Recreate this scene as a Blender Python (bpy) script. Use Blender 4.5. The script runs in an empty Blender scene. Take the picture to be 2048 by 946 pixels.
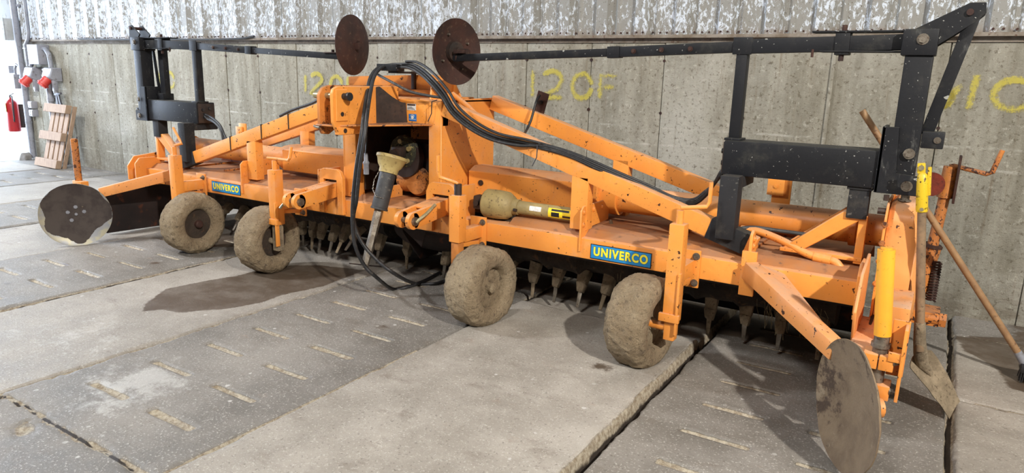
import bpy, bmesh, math, random
import numpy as np
from mathutils import Vector, Matrix, noise
random.seed(7)
C = bpy.context.scene.collection
SC = bpy.context.scene
V = Vector
# ------------------------------------------------------------------ camera
YAW, PITCH, ROLL, F, CAMH = -0.5544, 0.22734, 0.02815, 1378.3, 1.4
fw = V((math.sin(YAW)*math.cos(PITCH), math.cos(YAW)*math.cos(PITCH), -math.sin(PITCH)))
rt = V((math.cos(YAW), -math.sin(YAW), 0)); up = rt.cross(fw)
r2 = math.cos(ROLL)*rt+math.sin(ROLL)*up; u2 = -math.sin(ROLL)*rt+math.cos(ROLL)*up
cam = bpy.data.cameras.new('camera'); co = bpy.data.objects.new('camera', cam); C.objects.link(co)
cam.sensor_width = 36; cam.lens = F/2048*36; cam.clip_start = .05; cam.clip_end = 200
co.matrix_world = Matrix((r2, u2, -fw)).transposed().to_4x4(); co.location = (0, 0, CAMH)
SC.camera = co
def at(px, py, y):            # the point seen at a photo position, at depth y towards the wall
    d = r2*(px-1024)-u2*(py-473)+fw*F
    return V((0, 0, CAMH))+d*(y/d.y)
def atz(px, py, z=0.0):
    d = r2*(px-1024)-u2*(py-473)+fw*F
    return V((0, 0, CAMH))+d*((z-CAMH)/d.z)
# ------------------------------------------------------------------ world + lights
w = bpy.data.worlds.new('daylight'); SC.world = w; w.use_nodes = True
bg = w.node_tree.nodes['Background']; bg.inputs[0].default_value = (.72, .86, 1, 1); bg.inputs[1].default_value = 9
def area(name, loc, target, size, power, col, sy=None):
    l = bpy.data.lights.new(name, 'AREA'); l.energy = power; l.color = col; l.size = size
    if sy: l.shape = 'RECTANGLE'; l.size_y = sy
    o = bpy.data.objects.new(name, l); C.objects.link(o); o.location = loc
    o.rotation_euler = (V(target)-V(loc)).to_track_quat('-Z', 'Y').to_euler(); return o
KEY = (3.9, -1.0, 4.9)
area('key_lamp', KEY, (-2, 3.3, .5), .20, 980, (1, .95, .87))
area('added_fill', (-1.2, -2.4, 5.1), (-2.5, 4, 0), .8, 310, (1, .96, .90))  # added fill from the front, an unseen helper light
area('added_fill', (-7.8, .2, 5.1), (-7.6, 4.6, .6), 1.0, 760, (.95, .97, 1))  # added unseen fill that washes the left part of the wall
area('door_light', (-15.6, 2.6, 1.7), (-8, 3.4, .6), 3.6, 800, (.68, .80, 1), 2.8)
SC.view_settings.view_transform = 'Standard'; SC.view_settings.look = 'None'
SC.view_settings.gamma = 1; SC.view_settings.use_curve_mapping = False
SC.view_settings.exposure = 0.0
# ------------------------------------------------------------------ materials
def lin(c): return tuple(((x/255)/12.92 if x/255 <= .04045 else ((x/255+.055)/1.055)**2.4) for x in c)+(1,)
class NT:
    def __init__(s, name):
        s.m = bpy.data.materials.new(name); s.m.use_nodes = True; s.t = s.m.node_tree; s.t.nodes.clear()
        s.o = s.t.nodes.new('ShaderNodeOutputMaterial'); s.b = s.t.nodes.new('ShaderNodeBsdfPrincipled')
        s.t.links.new(s.b.outputs[0], s.o.inputs[0])
        s.geo = s.t.nodes.new('ShaderNodeNewGeometry'); s.pos = s.geo.outputs['Position']
    def set(s, i, v):
        if hasattr(v, 'links') or isinstance(v, bpy.types.NodeSocket): s.t.links.new(v, i)
        else: i.default_value = v
    def scale(s, v, src=None):
        n = s.t.nodes.new('ShaderNodeMapping'); n.inputs['Scale'].default_value = v; s.set(n.inputs[0], src or s.pos); return n.outputs[0]
    def noise(s, sc, det=4, rough=.55, vec=None, dist=0):
        n = s.t.nodes.new('ShaderNodeTexNoise'); n.inputs['Scale'].default_value = sc; n.inputs['Detail'].default_value = det
        n.inputs['Roughness'].default_value = rough; n.inputs['Distortion'].default_value = dist
        s.set(n.inputs['Vector'], vec or s.pos); return n.outputs[0]
    def voro(s, sc, vec=None, feat='F1'):
        n = s.t.nodes.new('ShaderNodeTexVoronoi'); n.feature = feat; n.inputs['Scale'].default_value = sc; s.set(n.inputs['Vector'], vec or s.pos); return n.outputs[0]
    def ramp(s, f, a, b, lo=0., hi=1.):
        n = s.t.nodes.new('ShaderNodeMapRange'); n.interpolation_type = 'SMOOTHSTEP'
        s.set(n.inputs[0], f)
        for k, v in enumerate((a, b, lo, hi)): n.inputs[k+1].default_value = v
        return n.outputs[0]
    def mix(s, f, a, b, mode='MIX'):
        n = s.t.nodes.new('ShaderNodeMix'); n.data_type = 'RGBA'; n.blend_type = mode
        s.set(n.inputs[0], f); s.set(n.inputs[6], a); s.set(n.inputs[7], b); return n.outputs[2]
    def math(s, op, a, b=0.):
        n = s.t.nodes.new('ShaderNodeMath'); n.operation = op; s.set(n.inputs[0], a); s.set(n.inputs[1], b); return n.outputs[0]
    def attr(s, name):
        n = s.t.nodes.new('ShaderNodeAttribute'); n.attribute_name = name; return n.outputs['Fac']
    def up(s):
        n = s.t.nodes.new('ShaderNodeSeparateXYZ'); s.set(n.inputs[0], s.geo.outputs['Normal']); return n.outputs[2]
    def axis(s, k):
        n = s.t.nodes.new('ShaderNodeSeparateXYZ'); s.set(n.inputs[0], s.pos); return n.outputs[k]
    def bump(s, h, st=.3, d=.01, prev=None):
        n = s.t.nodes.new('ShaderNodeBump'); n.inputs['Strength'].default_value = st; n.inputs['Distance'].default_value = d; s.set(n.inputs['Height'], h)
        if prev: s.set(n.inputs['Normal'], prev)
        return n.outputs[0]
    def fin(s, col, rough=.6, metal=0., nrm=None):
        s.set(s.b.inputs['Base Color'], col); s.set(s.b.inputs['Roughness'], rough); s.set(s.b.inputs['Metallic'], metal)
        if nrm: s.set(s.b.inputs['Normal'], nrm)
        return s.m
def paint(name, base, base2, dust, dustamt=.5, rust=lin((62, 34, 22)), chips=.0, rough=.42, spec=.5):
    n = NT(name)
    c = n.mix(n.ramp(n.noise(2.2, 5), .35, .7), base, base2)
    c = n.mix(n.math('MULTIPLY', n.ramp(n.noise(17, 6, .7), .50, .72), .35), c, base2)
    # dust settles on top faces, in patches, and clings in scuffs elsewhere
    u = n.ramp(n.up(), .35, .95)
    d = n.math('MULTIPLY', u, n.ramp(n.noise(6, 6, .65), .22, .58))
    d = n.math('ADD', n.math('MULTIPLY', d, dustamt), n.math('MULTIPLY', n.ramp(n.noise(7, 7, .75), .50, .74), .38))
    c = n.mix(d, c, dust)
    ch = n.math('MAXIMUM', n.ramp(n.noise(34, 3, .5), .68-chips, .71-chips), n.ramp(n.noise(85, 2, .5), .70-chips, .73-chips))
    ch = n.math('MULTIPLY', ch, n.ramp(n.noise(3.1, 3), .40, .54))
    c = n.mix(ch, c, rust)
    st = n.ramp(n.noise(13, 5, .7, n.scale((1, 1, .3))), .62, .78)
    c = n.mix(n.math('MULTIPLY', st, .30), c, rust)
    r = n.math('ADD', n.math('MULTIPLY', d, .35), rough)
    n.b.inputs['Specular IOR Level'].default_value = spec
    return n.fin(c, r, 0., n.bump(n.noise(60, 4, .6), .14, .004))
ORANGE = paint('orange paint', lin((233, 152, 66)), lin((216, 135, 60)), lin((206, 160, 124)), .72, chips=.005)
ORANGE_DIRTY = paint('worn orange paint', lin((206, 130, 56)), lin((156, 94, 50)), lin((148, 116, 92)), .8, chips=.10, rough=.55)
DUSTY = paint('dusty orange paint', lin((230, 156, 88)), lin((216, 140, 74)), lin((196, 156, 126)), .8, chips=.01)
YELLOWP = paint('yellow orange paint', lin((240, 172, 48)), lin((230, 156, 44)), lin((190, 140, 90)), .4, chips=.03)
YELLOW = paint('yellow paint', lin((226, 196, 30)), lin((205, 172, 35)), lin((150, 130, 80)), .4, chips=.06)
BLACK = paint('black paint', lin((20, 21, 25)), lin((26, 27, 31)), lin((74, 72, 64)), .5, rust=lin((150, 150, 145)), chips=-.015, rough=.5, spec=.3)
BLACKROUGH = paint('rough black paint', lin((28, 29, 32)), lin((42, 42, 45)), lin((92, 86, 76)), .35, rust=lin((88, 86, 82)), chips=.0, rough=.7, spec=.3)
def dirty(name, a, b, c3, sc=6, bs=.5, bd=.01, rough=.95, metal=0., mid=0):
    n = NT(name)
    c = n.mix(n.ramp(n.noise(sc, 6, .65), .35, .65), a, b)
    c = n.mix(n.ramp(n.noise(sc*4.3, 5, .6), .55, .72), c, c3)
    nb = n.bump(n.noise(sc*6, 6, .7), bs, bd)
    if mid: nb = n.bump(n.noise(sc*2.2, 5, .7), mid, .02, nb); c = n.mix(n.ramp(n.noise(sc*9, 5, .7), .58, .68), c, c3)
    return n.fin(c, rough, metal, nb)
MUD = dirty('dried mud', lin((170, 152, 124)), lin((148, 129, 102)), lin((112, 96, 78)), 7, 1, .03, mid=.8)
MUDDK = dirty('dark soil crust', lin((64, 52, 42)), lin((40, 34, 30)), lin((96, 70, 48)), 4, .8, .02)
MUDTINE = dirty('caked tine', lin((152, 136, 112)), lin((118, 104, 84)), lin((84, 70, 54)), 14, .9, .01)
DECK = dirty('dusty deck', lin((150, 110, 82)), lin((172, 112, 62)), lin((110, 84, 66)), 3.2, .4, .004)
RUST = dirty('rusty steel', lin((66, 40, 32)), lin((48, 32, 28)), lin((88, 66, 52)), 7, .5, .004, .75, .25)
RUSTDK = dirty('dark rusty sheet', lin((52, 38, 34)), lin((34, 28, 28)), lin((96, 52, 30)), 2.4, .4, .004, .7, .2)
GREASE = dirty('greasy black steel', lin((34, 26, 22)), lin((58, 42, 34)), lin((22, 18, 16)), 9, .4, .004, .6)
STEEL = dirty('bare steel', lin((140, 132, 120)), lin((104, 96, 86)), lin((80, 60, 44)), 20, .3, .003, .45, .7)
ZINC = dirty('zinc pin', lin((190, 178, 140)), lin((160, 150, 120)), lin((120, 105, 80)), 20, .2, .002, .35, .7)
CREAM = dirty('old cream plastic', lin((188, 170, 112)), lin((170, 150, 96)), lin((122, 104, 66)), 9, .3, .003, .55)
CREAM2 = dirty('dirty cream plastic', lin((158, 140, 92)), lin((132, 116, 76)), lin((92, 76, 50)), 9, .4, .004, .6)
RUBBER = dirty('black rubber', lin((28, 28, 30)), lin((40, 40, 42)), lin((70, 66, 60)), 12, .3, .003, .5)
GREYRUB = dirty('grey plastic tube', lin((62, 62, 62)), lin((48, 48, 50)), lin((100, 96, 88)), 10, .4, .003, .6)
GREYPIPE = dirty('grey conduit', lin((142, 144, 152)), lin((128, 130, 138)), lin((110, 108, 108)), 6, .2, .003, .5)
GREYBOX = dirty('grey enclosure', lin((132, 133, 140)), lin((146, 146, 152)), lin((104, 100, 98)), 6, .2, .003, .5)
REDPL = dirty('red plastic', lin((205, 52, 44)), lin((190, 60, 50)), lin((210, 120, 105)), 14, .2, .003, .45)
REDEX = dirty('red cylinder paint', lin((178, 34, 40)), lin((165, 40, 46)), lin((140, 60, 60)), 14, .1, .003, .35)
WOODH = dirty('weathered handle wood', lin((138, 112, 84)), lin((116, 96, 74)), lin((90, 74, 58)), 14, .3, .003, .7)
WHITE = dirty('white label', lin((225, 225, 222)), lin((200, 200, 198)), lin((150, 148, 145)), 40, .1, .001, .6)
PALEYEL = dirty('yellow tag paper', lin((225, 215, 120)), lin((215, 205, 110)), lin((190, 180, 110)), 20, .1, .001, .6)
def flat(name, c, r=.5):
    n = NT(name); return n.fin(n.mix(n.ramp(n.noise(60, 3), .45, .8), c, tuple(x*.8 for x in c[:3])+(1,)), r)
BLUE = flat('decal blue', lin((30, 132, 196))); DYEL = flat('decal yellow', lin((240, 226, 60))); DBLK = flat('decal black', lin((20, 20, 24)))
LABYEL = flat('warning label yellow', lin((236, 206, 40))); DBLUE2 = flat('sticker blue', lin((42, 110, 180)))
def woodmat():
    n = NT('pallet wood')
    g = n.noise(9, 6, .6, n.scale((6, 6, .6)))
    c = n.mix(n.ramp(g, .3, .7), lin((150, 124, 104)), lin((172, 146, 122)))
    c = n.mix(n.ramp(n.noise(22, 3), .66, .74), c, lin((100, 76, 60)))
    return n.fin(c, .8, 0, n.bump(g, .3, .003))
WOOD = woodmat()
def concrete_wall():
    n = NT('board formed concrete')
    st = n.noise(3.2, 8, .7, n.scale((2.6, 1, .45)))
    c = n.mix(n.ramp(st, .32, .68), lin((136, 131, 116)), lin((168, 163, 148)))
    c = n.mix(n.ramp(n.noise(1.1, 5, .6), .45, .7), c, lin((182, 178, 166)))
    # brown runs
    c = n.mix(n.math('MULTIPLY', n.ramp(n.noise(5, 6, .7, n.scale((5, 1, .35))), .56, .72), .55), c, lin((122, 104, 80)))
    # fine pock marks and chips
    pk = n.ramp(n.noise(36, 6, .7, n.scale((1, 1, 1.0))), .54, .64)
    c = n.mix(n.math('MULTIPLY', pk, .7), c, lin((96, 86, 68)))
    wk = n.ramp(n.noise(26, 7, .75, n.scale((1, 1, .9))), .56, .66)
    c = n.mix(n.math('MULTIPLY', wk, .5), c, lin((208, 203, 190)))
    # whitish horizontal lift lines
    z = n.axis(2)
    zz = n.math('ADD', z, n.math('MULTIPLY', n.noise(3, 4), .03))
    for h, k in ((.93, .6), (1.06, .4), (.27, .6)):
        l = n.ramp(n.math('ABSOLUTE', n.math('SUBTRACT', zz, h+.015)), .002, .012, 1, 0)
        l = n.math('MULTIPLY', l, n.ramp(n.noise(5, 5, .7), .46, .6))
        c = n.mix(n.math('MULTIPLY', l, k), c, lin((214, 210, 200)))
    # damp, splashed foot of the wall
    ft = n.math('MULTIPLY', n.ramp(zz, .05, .30, 1, 0), n.ramp(n.noise(9, 6, .7, n.scale((1, 1, 3))), .35, .65))
    c = n.mix(n.math('MULTIPLY', ft, .55), c, lin((112, 100, 84)))
    b = n.bump(n.noise(24, 9, .8), 1, .018); b = n.bump(n.noise(5, 5, .6, n.scale((1.6, 1, 1))), .35, .02, b)
    return n.fin(c, .92, 0, b)
WALLM = concrete_wall()
def galv():
    n = NT('galvanised corrugated sheet')
    flake = n.noise(36, 7, .75, n.scale((1, 1, .5)), .6)
    big = n.noise(2.4, 4, .6)
    x = n.axis(0)
    worn = n.math('ADD', n.math('MULTIPLY', n.ramp(x, -11, -4, 0, 1), .06), n.math('SUBTRACT', flake, 0))  # fewer dull flakes to the left: bluish door light put into the colour
    worn = n.math('ADD', worn, n.math('MULTIPLY', n.math('SUBTRACT', big, .5), .35))
    c = n.mix(n.ramp(worn, .49, .545), lin((196, 204, 214)), lin((132, 131, 126)))
    c = n.mix(n.ramp(n.noise(70, 3, .6), .62, .7), c, lin((86, 78, 66)))
    z = n.axis(2)
    e = n.math('MULTIPLY', n.ramp(z, 1.72, 1.80, 1, 0), n.ramp(n.noise(14, 5, .7), .4, .6))
    c = n.mix(n.math('MULTIPLY', e, .6), c, lin((116, 92, 74)))
    return n.fin(c, .55, .0, n.bump(flake, .25, .004))
GALV = galv()
def floormat():
    n = NT('worn concrete slab')
    sh = n.attr('shade'); dirt = n.attr('dirt'); stain_shade = n.attr('stain_shade'); chalk = n.attr('chalk')
    g = n.noise(1.6, 8, .68)
    lite = n.mix(n.ramp(g, .35, .68), lin((148, 141, 131)), lin((178, 171, 161)))
    dark = n.mix(n.ramp(g, .32, .66), lin((98, 94, 88)), lin((130, 125, 119)))
    c = n.mix(sh, lite, dark)
    c = n.mix(n.math('MULTIPLY', n.ramp(n.noise(3.2, 7, .7, n.scale((1, 2, 1))), .55, .72), .5), c, lin((106, 94, 82)))
    c = n.mix(n.math('MULTIPLY', n.ramp(n.noise(4.4, 6, .7, n.scale((1, 1.4, 1))), .62, .74), .35), c, lin((150, 126, 108)))
    sp = n.ramp(n.noise(110, 4, .65), .56, .68)
    c = n.mix(n.math('MULTIPLY', sp, .6), c, lin((206, 202, 194)))
    sp2 = n.ramp(n.noise(80, 4, .65), .58, .70)
    c = n.mix(n.math('MULTIPLY', sp2, .65), c, lin((84, 78, 70)))
    # small white splats
    v = n.voro(7.5); v2 = n.noise(2.5, 4)
    spl = n.math('MULTIPLY', n.ramp(n.math('ADD', v, n.math('MULTIPLY', n.noise(40, 3), .12)), .115, .15, 1, 0), n.ramp(v2, .44, .54))
    c = n.mix(n.math('MULTIPLY', spl, .7), c, lin((206, 204, 200)))
    ck = n.ramp(n.math('ADD', chalk, n.math('MULTIPLY', n.math('SUBTRACT', n.noise(7, 9, .8), .5), 3.2)), .35, 1.0)
    c = n.mix(n.math('MULTIPLY', ck, .55), c, lin((200, 198, 194)))
    stn = n.ramp(n.math('ADD', stain_shade, n.math('MULTIPLY', n.math('SUBTRACT', n.noise(11, 8, .75), .5), .9)), .40, .60)
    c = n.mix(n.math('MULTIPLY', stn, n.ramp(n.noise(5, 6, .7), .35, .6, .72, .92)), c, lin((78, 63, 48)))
    dd = n.ramp(n.math('ADD', dirt, n.math('MULTIPLY', n.math('SUBTRACT', n.noise(30, 6, .7), .5), .5)), .35, .6)
    dirtc = n.mix(n.ramp(n.noise(45, 6, .75), .35, .65), lin((140, 124, 102)), lin((196, 186, 166)))
    c = n.mix(dd, c, dirtc)
    mud = n.attr('gap')
    c = n.mix(n.ramp(mud, .35, .6), c, lin((48, 38, 30)))
    r = n.math('SUBTRACT', n.ramp(g, .3, .7, .55, .78), n.math('MULTIPLY', stn, .18))
    b = n.bump(n.noise(110, 6, .75), .7, .004); b = n.bump(n.noise(14, 7, .75), .5, .008, b)
    b = n.bump(n.math('MULTIPLY', dd, n.noise(60, 6, .8)), .8, .012, b)
    return n.fin(c, r, 0, b)
FLOORM = floormat()
def discmud():
    n = NT('mud coated disc')
    c = n.mix(n.ramp(n.noise(5, 6, .65), .4, .65), lin((126, 108, 86)), lin((106, 89, 70)))
    c = n.mix(n.ramp(n.noise(5.5, 7, .75), .54, .62), c, lin((72, 57, 45)))
    c = n.mix(n.ramp(n.noise(9, 5, .7), .60, .68), c, lin((140, 124, 102)))
    return n.fin(c, .9, 0, n.bump(n.noise(18, 7, .7), .9, .012))
DISCMUD = discmud()
def discdark():   # dark coating with a bright worn lower rim
    n = NT('dark coated disc with bare rim')
    a = n.attr('bare')
    k = n.ramp(n.math('ADD', a, n.math('MULTIPLY', n.math('SUBTRACT', n.noise(14, 5, .7), .5), .9)), .46, .52)
    c = n.mix(n.ramp(n.noise(9, 6, .6), .4, .65), lin((74, 66, 62)), lin((58, 50, 48)))
    b2 = n.mix(n.ramp(n.noise(12, 4), .4, .6), lin((150, 152, 156)), lin((176, 170, 148)))
    return n.fin(n.mix(k, c, b2), n.ramp(k, 0, 1, .85, .45), n.math('MULTIPLY', k, .3), n.bump(k, .5, .004))
DISCDARK = discdark()
def spray():
    n = NT('yellow spray paint'); n.fin(lin((196, 182, 70)), .8)
    tr = n.t.nodes.new('ShaderNodeBsdfTransparent'); mx = n.t.nodes.new('ShaderNodeMixShader')
    e = n.attr('dens')
    a = n.math('MULTIPLY', n.ramp(n.math('ADD', e, n.math('MULTIPLY', n.math('SUBTRACT', n.noise(45, 6, .75), .5), 1.5)), .35, .8), .62)
    n.set(mx.inputs[0], a); n.t.links.new(tr.outputs[0], mx.inputs[1]); n.t.links.new(n.b.outputs[0], mx.inputs[2]); n.t.links.new(mx.outputs[0], n.o.inputs[0])
    return n.m
SPRAY = spray()
PLAIN = dirty('painted hall wall', lin((150, 150, 148)), lin((140, 140, 138)), lin((120, 118, 114)), 2, .2, .004)
def lampmat():
    n = NT('lamp diffuser'); n.fin((.9, .9, .9, 1)); n.b.inputs['Emission Color'].default_value = (1, .95, .85, 1); n.b.inputs['Emission Strength'].default_value = 6; return n.m
LAMPM = lampmat()
# ------------------------------------------------------------------ mesh helpers
class MB:
    def __init__(s): s.b = bmesh.new(); s.mi = 0
    def _f(s, fs):
        for f in fs: f.material_index = s.mi
    def hexa(s, vs, bev=.003):
        v = [s.b.verts.new(p) for p in vs]
        fs = [s.b.faces.new([v[i] for i in q]) for q in ((0, 3, 2, 1), (4, 5, 6, 7), (0, 1, 5, 4), (1, 2, 6, 5), (2, 3, 7, 6), (3, 0, 4, 7))]
        s._f(fs)
        if bev:
            es = list({e for f in fs for e in f.edges})
            r = bmesh.ops.bevel(s.b, geom=es, offset=bev, segments=2, profile=.6, affect='EDGES'); s._f(r['faces'])
        return s
    def box(s, x0, x1, y0, y1, z0, z1, bev=.003):
        x0, x1 = sorted((x0, x1)); y0, y1 = sorted((y0, y1)); z0, z1 = sorted((z0, z1))
        return s.hexa([(x0, y0, z0), (x1, y0, z0), (x1, y1, z0), (x0, y1, z0), (x0, y0, z1), (x1, y0, z1), (x1, y1, z1), (x0, y1, z1)], bev)
    def beam(s, a, b, w, h, up=(0, 0, 1), bev=.004, w2=None, h2=None):   # w across, h along up
        a, b = V(a), V(b); d = (b-a).normalized(); si = d.cross(V(up)).normalized(); u = si.cross(d)
        w2 = w2 or w; h2 = h2 or h
        q = lambda p, ww, hh: [p-si*ww/2-u*hh/2, p+si*ww/2-u*hh/2, p+si*ww/2+u*hh/2, p-si*ww/2+u*hh/2]
        A, B = q(a, w, h), q(b, w2, h2)
        return s.hexa([*A, *B][:4]+[*B], bev) if False else s._ends(A, B, bev)
    def _ends(s, A, B, bev):
        v = [s.b.verts.new(p) for p in A+B]
        fs = [s.b.faces.new([v[i] for i in q]) for q in ((3, 2, 1, 0), (4, 5, 6, 7), (0, 1, 5, 4), (1, 2, 6, 5), (2, 3, 7, 6), (3, 0, 4, 7))]
        s._f(fs)
        if bev:
            r = bmesh.ops.bevel(s.b, geom=list({e for f in fs for e in f.edges}), offset=bev, segments=2, profile=.6, affect='EDGES'); s._f(r['faces'])
        return s
    def tube(s, pts, r, n=10, cap=True, smooth=True, spline=False):
        pts = [V(p) for p in pts]
        if spline and len(pts) > 2:
            o = []
            P = [pts[0]*2-pts[1]]+pts+[pts[-1]*2-pts[-2]]
            for i in range(1, len(P)-2):
                for k in range(8):
                    t = k/8; a, b, c, d = P[i-1:i+3]
                    o.append(.5*((2*b)+(c-a)*t+(2*a-5*b+4*c-d)*t*t+(3*b-a-3*c+d)*t**3))
            pts = o+[pts[-1]]
        rr = r if isinstance(r, (list, tuple)) else [r]*len(pts)
        t0 = (pts[1]-pts[0]).normalized(); x = t0.orthogonal().normalized(); rings = []
        for i, p in enumerate(pts):
            t = (pts[min(i+1, len(pts)-1)]-pts[max(i-1, 0)]).normalized()
            x = (x-t*x.dot(t)).normalized(); y = t.cross(x)
            k = 1.0
            if 0 < i < len(pts)-1:
                c = (pts[i]-pts[i-1]).normalized().dot((pts[i+1]-pts[i]).normalized()); k = 1/max(.5, math.sqrt((1+c)/2))
            rings.append([s.b.verts.new(p+(x*math.cos(a)+y*math.sin(a))*rr[i]*(k if not spline else 1)) for a in (2*math.pi*j/n for j in range(n))])
        fs = []
        for A, B in zip(rings, rings[1:]):
            for j in range(n): fs.append(s.b.faces.new((A[j], A[(j+1) % n], B[(j+1) % n], B[j])))
        if cap: fs.append(s.b.faces.new(rings[0][::-1])); fs.append(s.b.faces.new(rings[-1]))
        s._f(fs); return s
    def cyl(s, a, b, r, n=20, r2=None): return s.tube([a, b], [r, r2 if r2 is not None else r], n)
    def lathe(s, prof, c, axis, n=48, disp=None, close=False):     # prof: (radius, height along axis)
        c = V(c); ax = V(axis).normalized(); x = ax.orthogonal().normalized()
        if abs(ax.z) < .9: x = (V((0, 0, 1))-ax*ax.z).normalized()
        y = ax.cross(x); rings = []
        for r, h in prof:
            ring = []
            for j in range(n):
                a = 2*math.pi*j/n; p = c+ax*h+(x*math.cos(a)+y*math.sin(a))*r
                if disp: p = disp(p, (p-c))
                ring.append(s.b.verts.new(p))
            rings.append(ring)
        fs = []
        pr = list(zip(rings, rings[1:]))
        if close: pr.append((rings[-1], rings[0]))
        for A, B in pr:
            for j in range(n): fs.append(s.b.faces.new((A[j], A[(j+1) % n], B[(j+1) % n], B[j])))
        if not close:
            for R, rev in ((rings[0], True), (rings[-1], False)):
                fs.append(s.b.faces.new(R[::-1] if rev else R))
        s._f(fs); return s
    def prism(s, poly, d, bev=.003, holes=None):    # poly: 3D points of a planar outline, d: thickness vector
        d = V(d); A = [s.b.verts.new(V(p)) for p in poly]; B = [s.b.verts.new(V(p)+d) for p in poly]; n = len(poly)
        fs = [s.b.faces.new(A[::-1]), s.b.faces.new(B)]+[s.b.faces.new((A[i], A[(i+1) % n], B[(i+1) % n], B[i])) for i in range(n)]
        s._f(fs)
        if bev:
            r = bmesh.ops.bevel(s.b, geom=list({e for f in fs for e in f.edges}), offset=bev, segments=1, affect='EDGES'); s._f(r['faces'])
        return s
    def bolt(s, p, axis, r=.012, h=.012, shank=0):
        a = V(axis).normalized(); p = V(p)
        s.cyl(p-a*.002, p+a*.003, r*1.45, 14); s.cyl(p, p+a*h, r, 6)
        if shank: s.cyl(p+a*h, p+a*(h+shank), r*.55, 10)
        return s
    def build(s, name, mats, parent=None, ang=35, origin=None, **tags):
        bmesh.ops.recalc_face_normals(s.b, faces=s.b.faces)
        xs = [v.co for v in s.b.verts]
        lo = V([min(c[i] for c in xs) for i in range(3)]); hi = V([max(c[i] for c in xs) for i in range(3)])
        o0 = V(origin) if origin is not None else V(((lo.x+hi.x)/2, (lo.y+hi.y)/2, lo.z))
        for v in s.b.verts: v.co -= o0
        me = bpy.data.meshes.new(name); s.b.to_mesh(me); s.b.free()
        for m in (mats if isinstance(mats, (list, tuple)) else [mats]): me.materials.append(m)
        me.polygons.foreach_set('use_smooth', [True]*len(me.polygons)); me.set_sharp_from_angle(angle=math.radians(ang))
        o = bpy.data.objects.new(name, me); C.objects.link(o); place(o, o0, parent)
        for k, v in tags.items(): o[k] = v
        return o
WL = {}
def place(o, loc, parent):
    WL[o.name] = V(loc)
    if parent is not None: o.parent = parent; o.location = V(loc)-WL[parent.name]
    else: o.location = loc
def empty(name, loc, label, cat, group=None):
    o = bpy.data.objects.new(name, None); C.objects.link(o); o.empty_display_size = .1; place(o, loc, None)
    o['label'] = label; o['category'] = cat
    if group: o['group'] = group
    return o
def nz(p, sc, seed=0): return noise.noise(V(p)*sc+V((seed*7.3, seed*3.1, seed*1.7)))
def text(txt, size, loc, rot, mat, name, parent, off=0., depth=.0006, sx=1.0):
    cu = bpy.data.curves.new(name, 'FONT'); cu.body = txt; cu.size = size; cu.align_x = 'CENTER'; cu.align_y = 'CENTER'; cu.offset = off; cu.extrude = depth; cu.space_character = 1.2
    t = bpy.data.objects.new('tmp', cu); C.objects.link(t); bpy.context.view_layer.update()
    me = bpy.data.meshes.new_from_object(t.evaluated_get(bpy.context.evaluated_depsgraph_get())); bpy.data.objects.remove(t)
    R = Matrix(rot).to_4x4() if not isinstance(rot, Matrix) else rot
    me.transform(R@Matrix.Diagonal((sx, 1, 1, 1))); me.materials.clear(); me.materials.append(mat)
    o = bpy.data.objects.new(name, me); C.objects.link(o); place(o, loc, parent); return o
ROTF = Matrix.Rotation(math.pi/2, 4, 'X')     # text standing, facing -Y
# ------------------------------------------------------------------ floor (height field of cast slabs)
def vnoise(x, y, sc, seed):
    rs = np.random.RandomState(seed); G = rs.rand(257, 257)
    X = x*sc+1000; Y = y*sc+1000; xi = np.floor(X).astype(int); yi = np.floor(Y).astype(int); fx = X-xi; fy = Y-yi
    fx = fx*fx*(3-2*fx); fy = fy*fy*(3-2*fy); g = lambda a, b: G[a % 256, b % 256]
    return (g(xi, yi)*(1-fx)+g(xi+1, yi)*fx)*(1-fy)+(g(xi, yi+1)*(1-fx)+g(xi+1, yi+1)*fx)*fy
def fbm(x, y, sc, seed, o=4):
    s = 0; a = .5; t = 0
    for k in range(o): s = s+a*vnoise(x, y, sc*2**k, seed+k); t += a; a *= .55
    return s/t
SW = 1.172; X0 = -.985                       # joint spacing along the wall and a reference joint
YJ = {}                                      # cross joints per slab column
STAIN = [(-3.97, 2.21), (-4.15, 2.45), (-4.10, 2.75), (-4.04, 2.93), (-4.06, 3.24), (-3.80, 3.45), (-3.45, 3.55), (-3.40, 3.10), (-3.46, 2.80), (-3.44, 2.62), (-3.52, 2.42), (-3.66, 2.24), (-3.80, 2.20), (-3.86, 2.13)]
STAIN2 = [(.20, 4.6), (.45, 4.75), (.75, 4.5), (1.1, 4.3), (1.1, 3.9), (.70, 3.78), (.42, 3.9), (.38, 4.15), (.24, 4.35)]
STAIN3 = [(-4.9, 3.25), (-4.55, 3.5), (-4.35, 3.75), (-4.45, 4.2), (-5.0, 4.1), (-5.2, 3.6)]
def inpoly(x, y, poly, soft=.04):
    ins = np.zeros(x.shape, bool); d = np.full(x.shape, 9.); n = len(poly)
    for i in range(n):
        (ax, ay), (bx, by) = poly[i], poly[(i+1) % n]
        c = ((ay > y) != (by > y)) & (x < (bx-ax)*(y-ay)/(by-ay+1e-9)+ax); ins ^= c
        t = np.clip(((x-ax)*(bx-ax)+(y-ay)*(by-ay))/((bx-ax)**2+(by-ay)**2), 0, 1)
        d = np.minimum(d, np.hypot(x-ax-t*(bx-ax), y-ay-t*(by-ay)))
    return np.clip(.5+np.where(ins, d, -d)/soft*.5, 0, 1)
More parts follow.
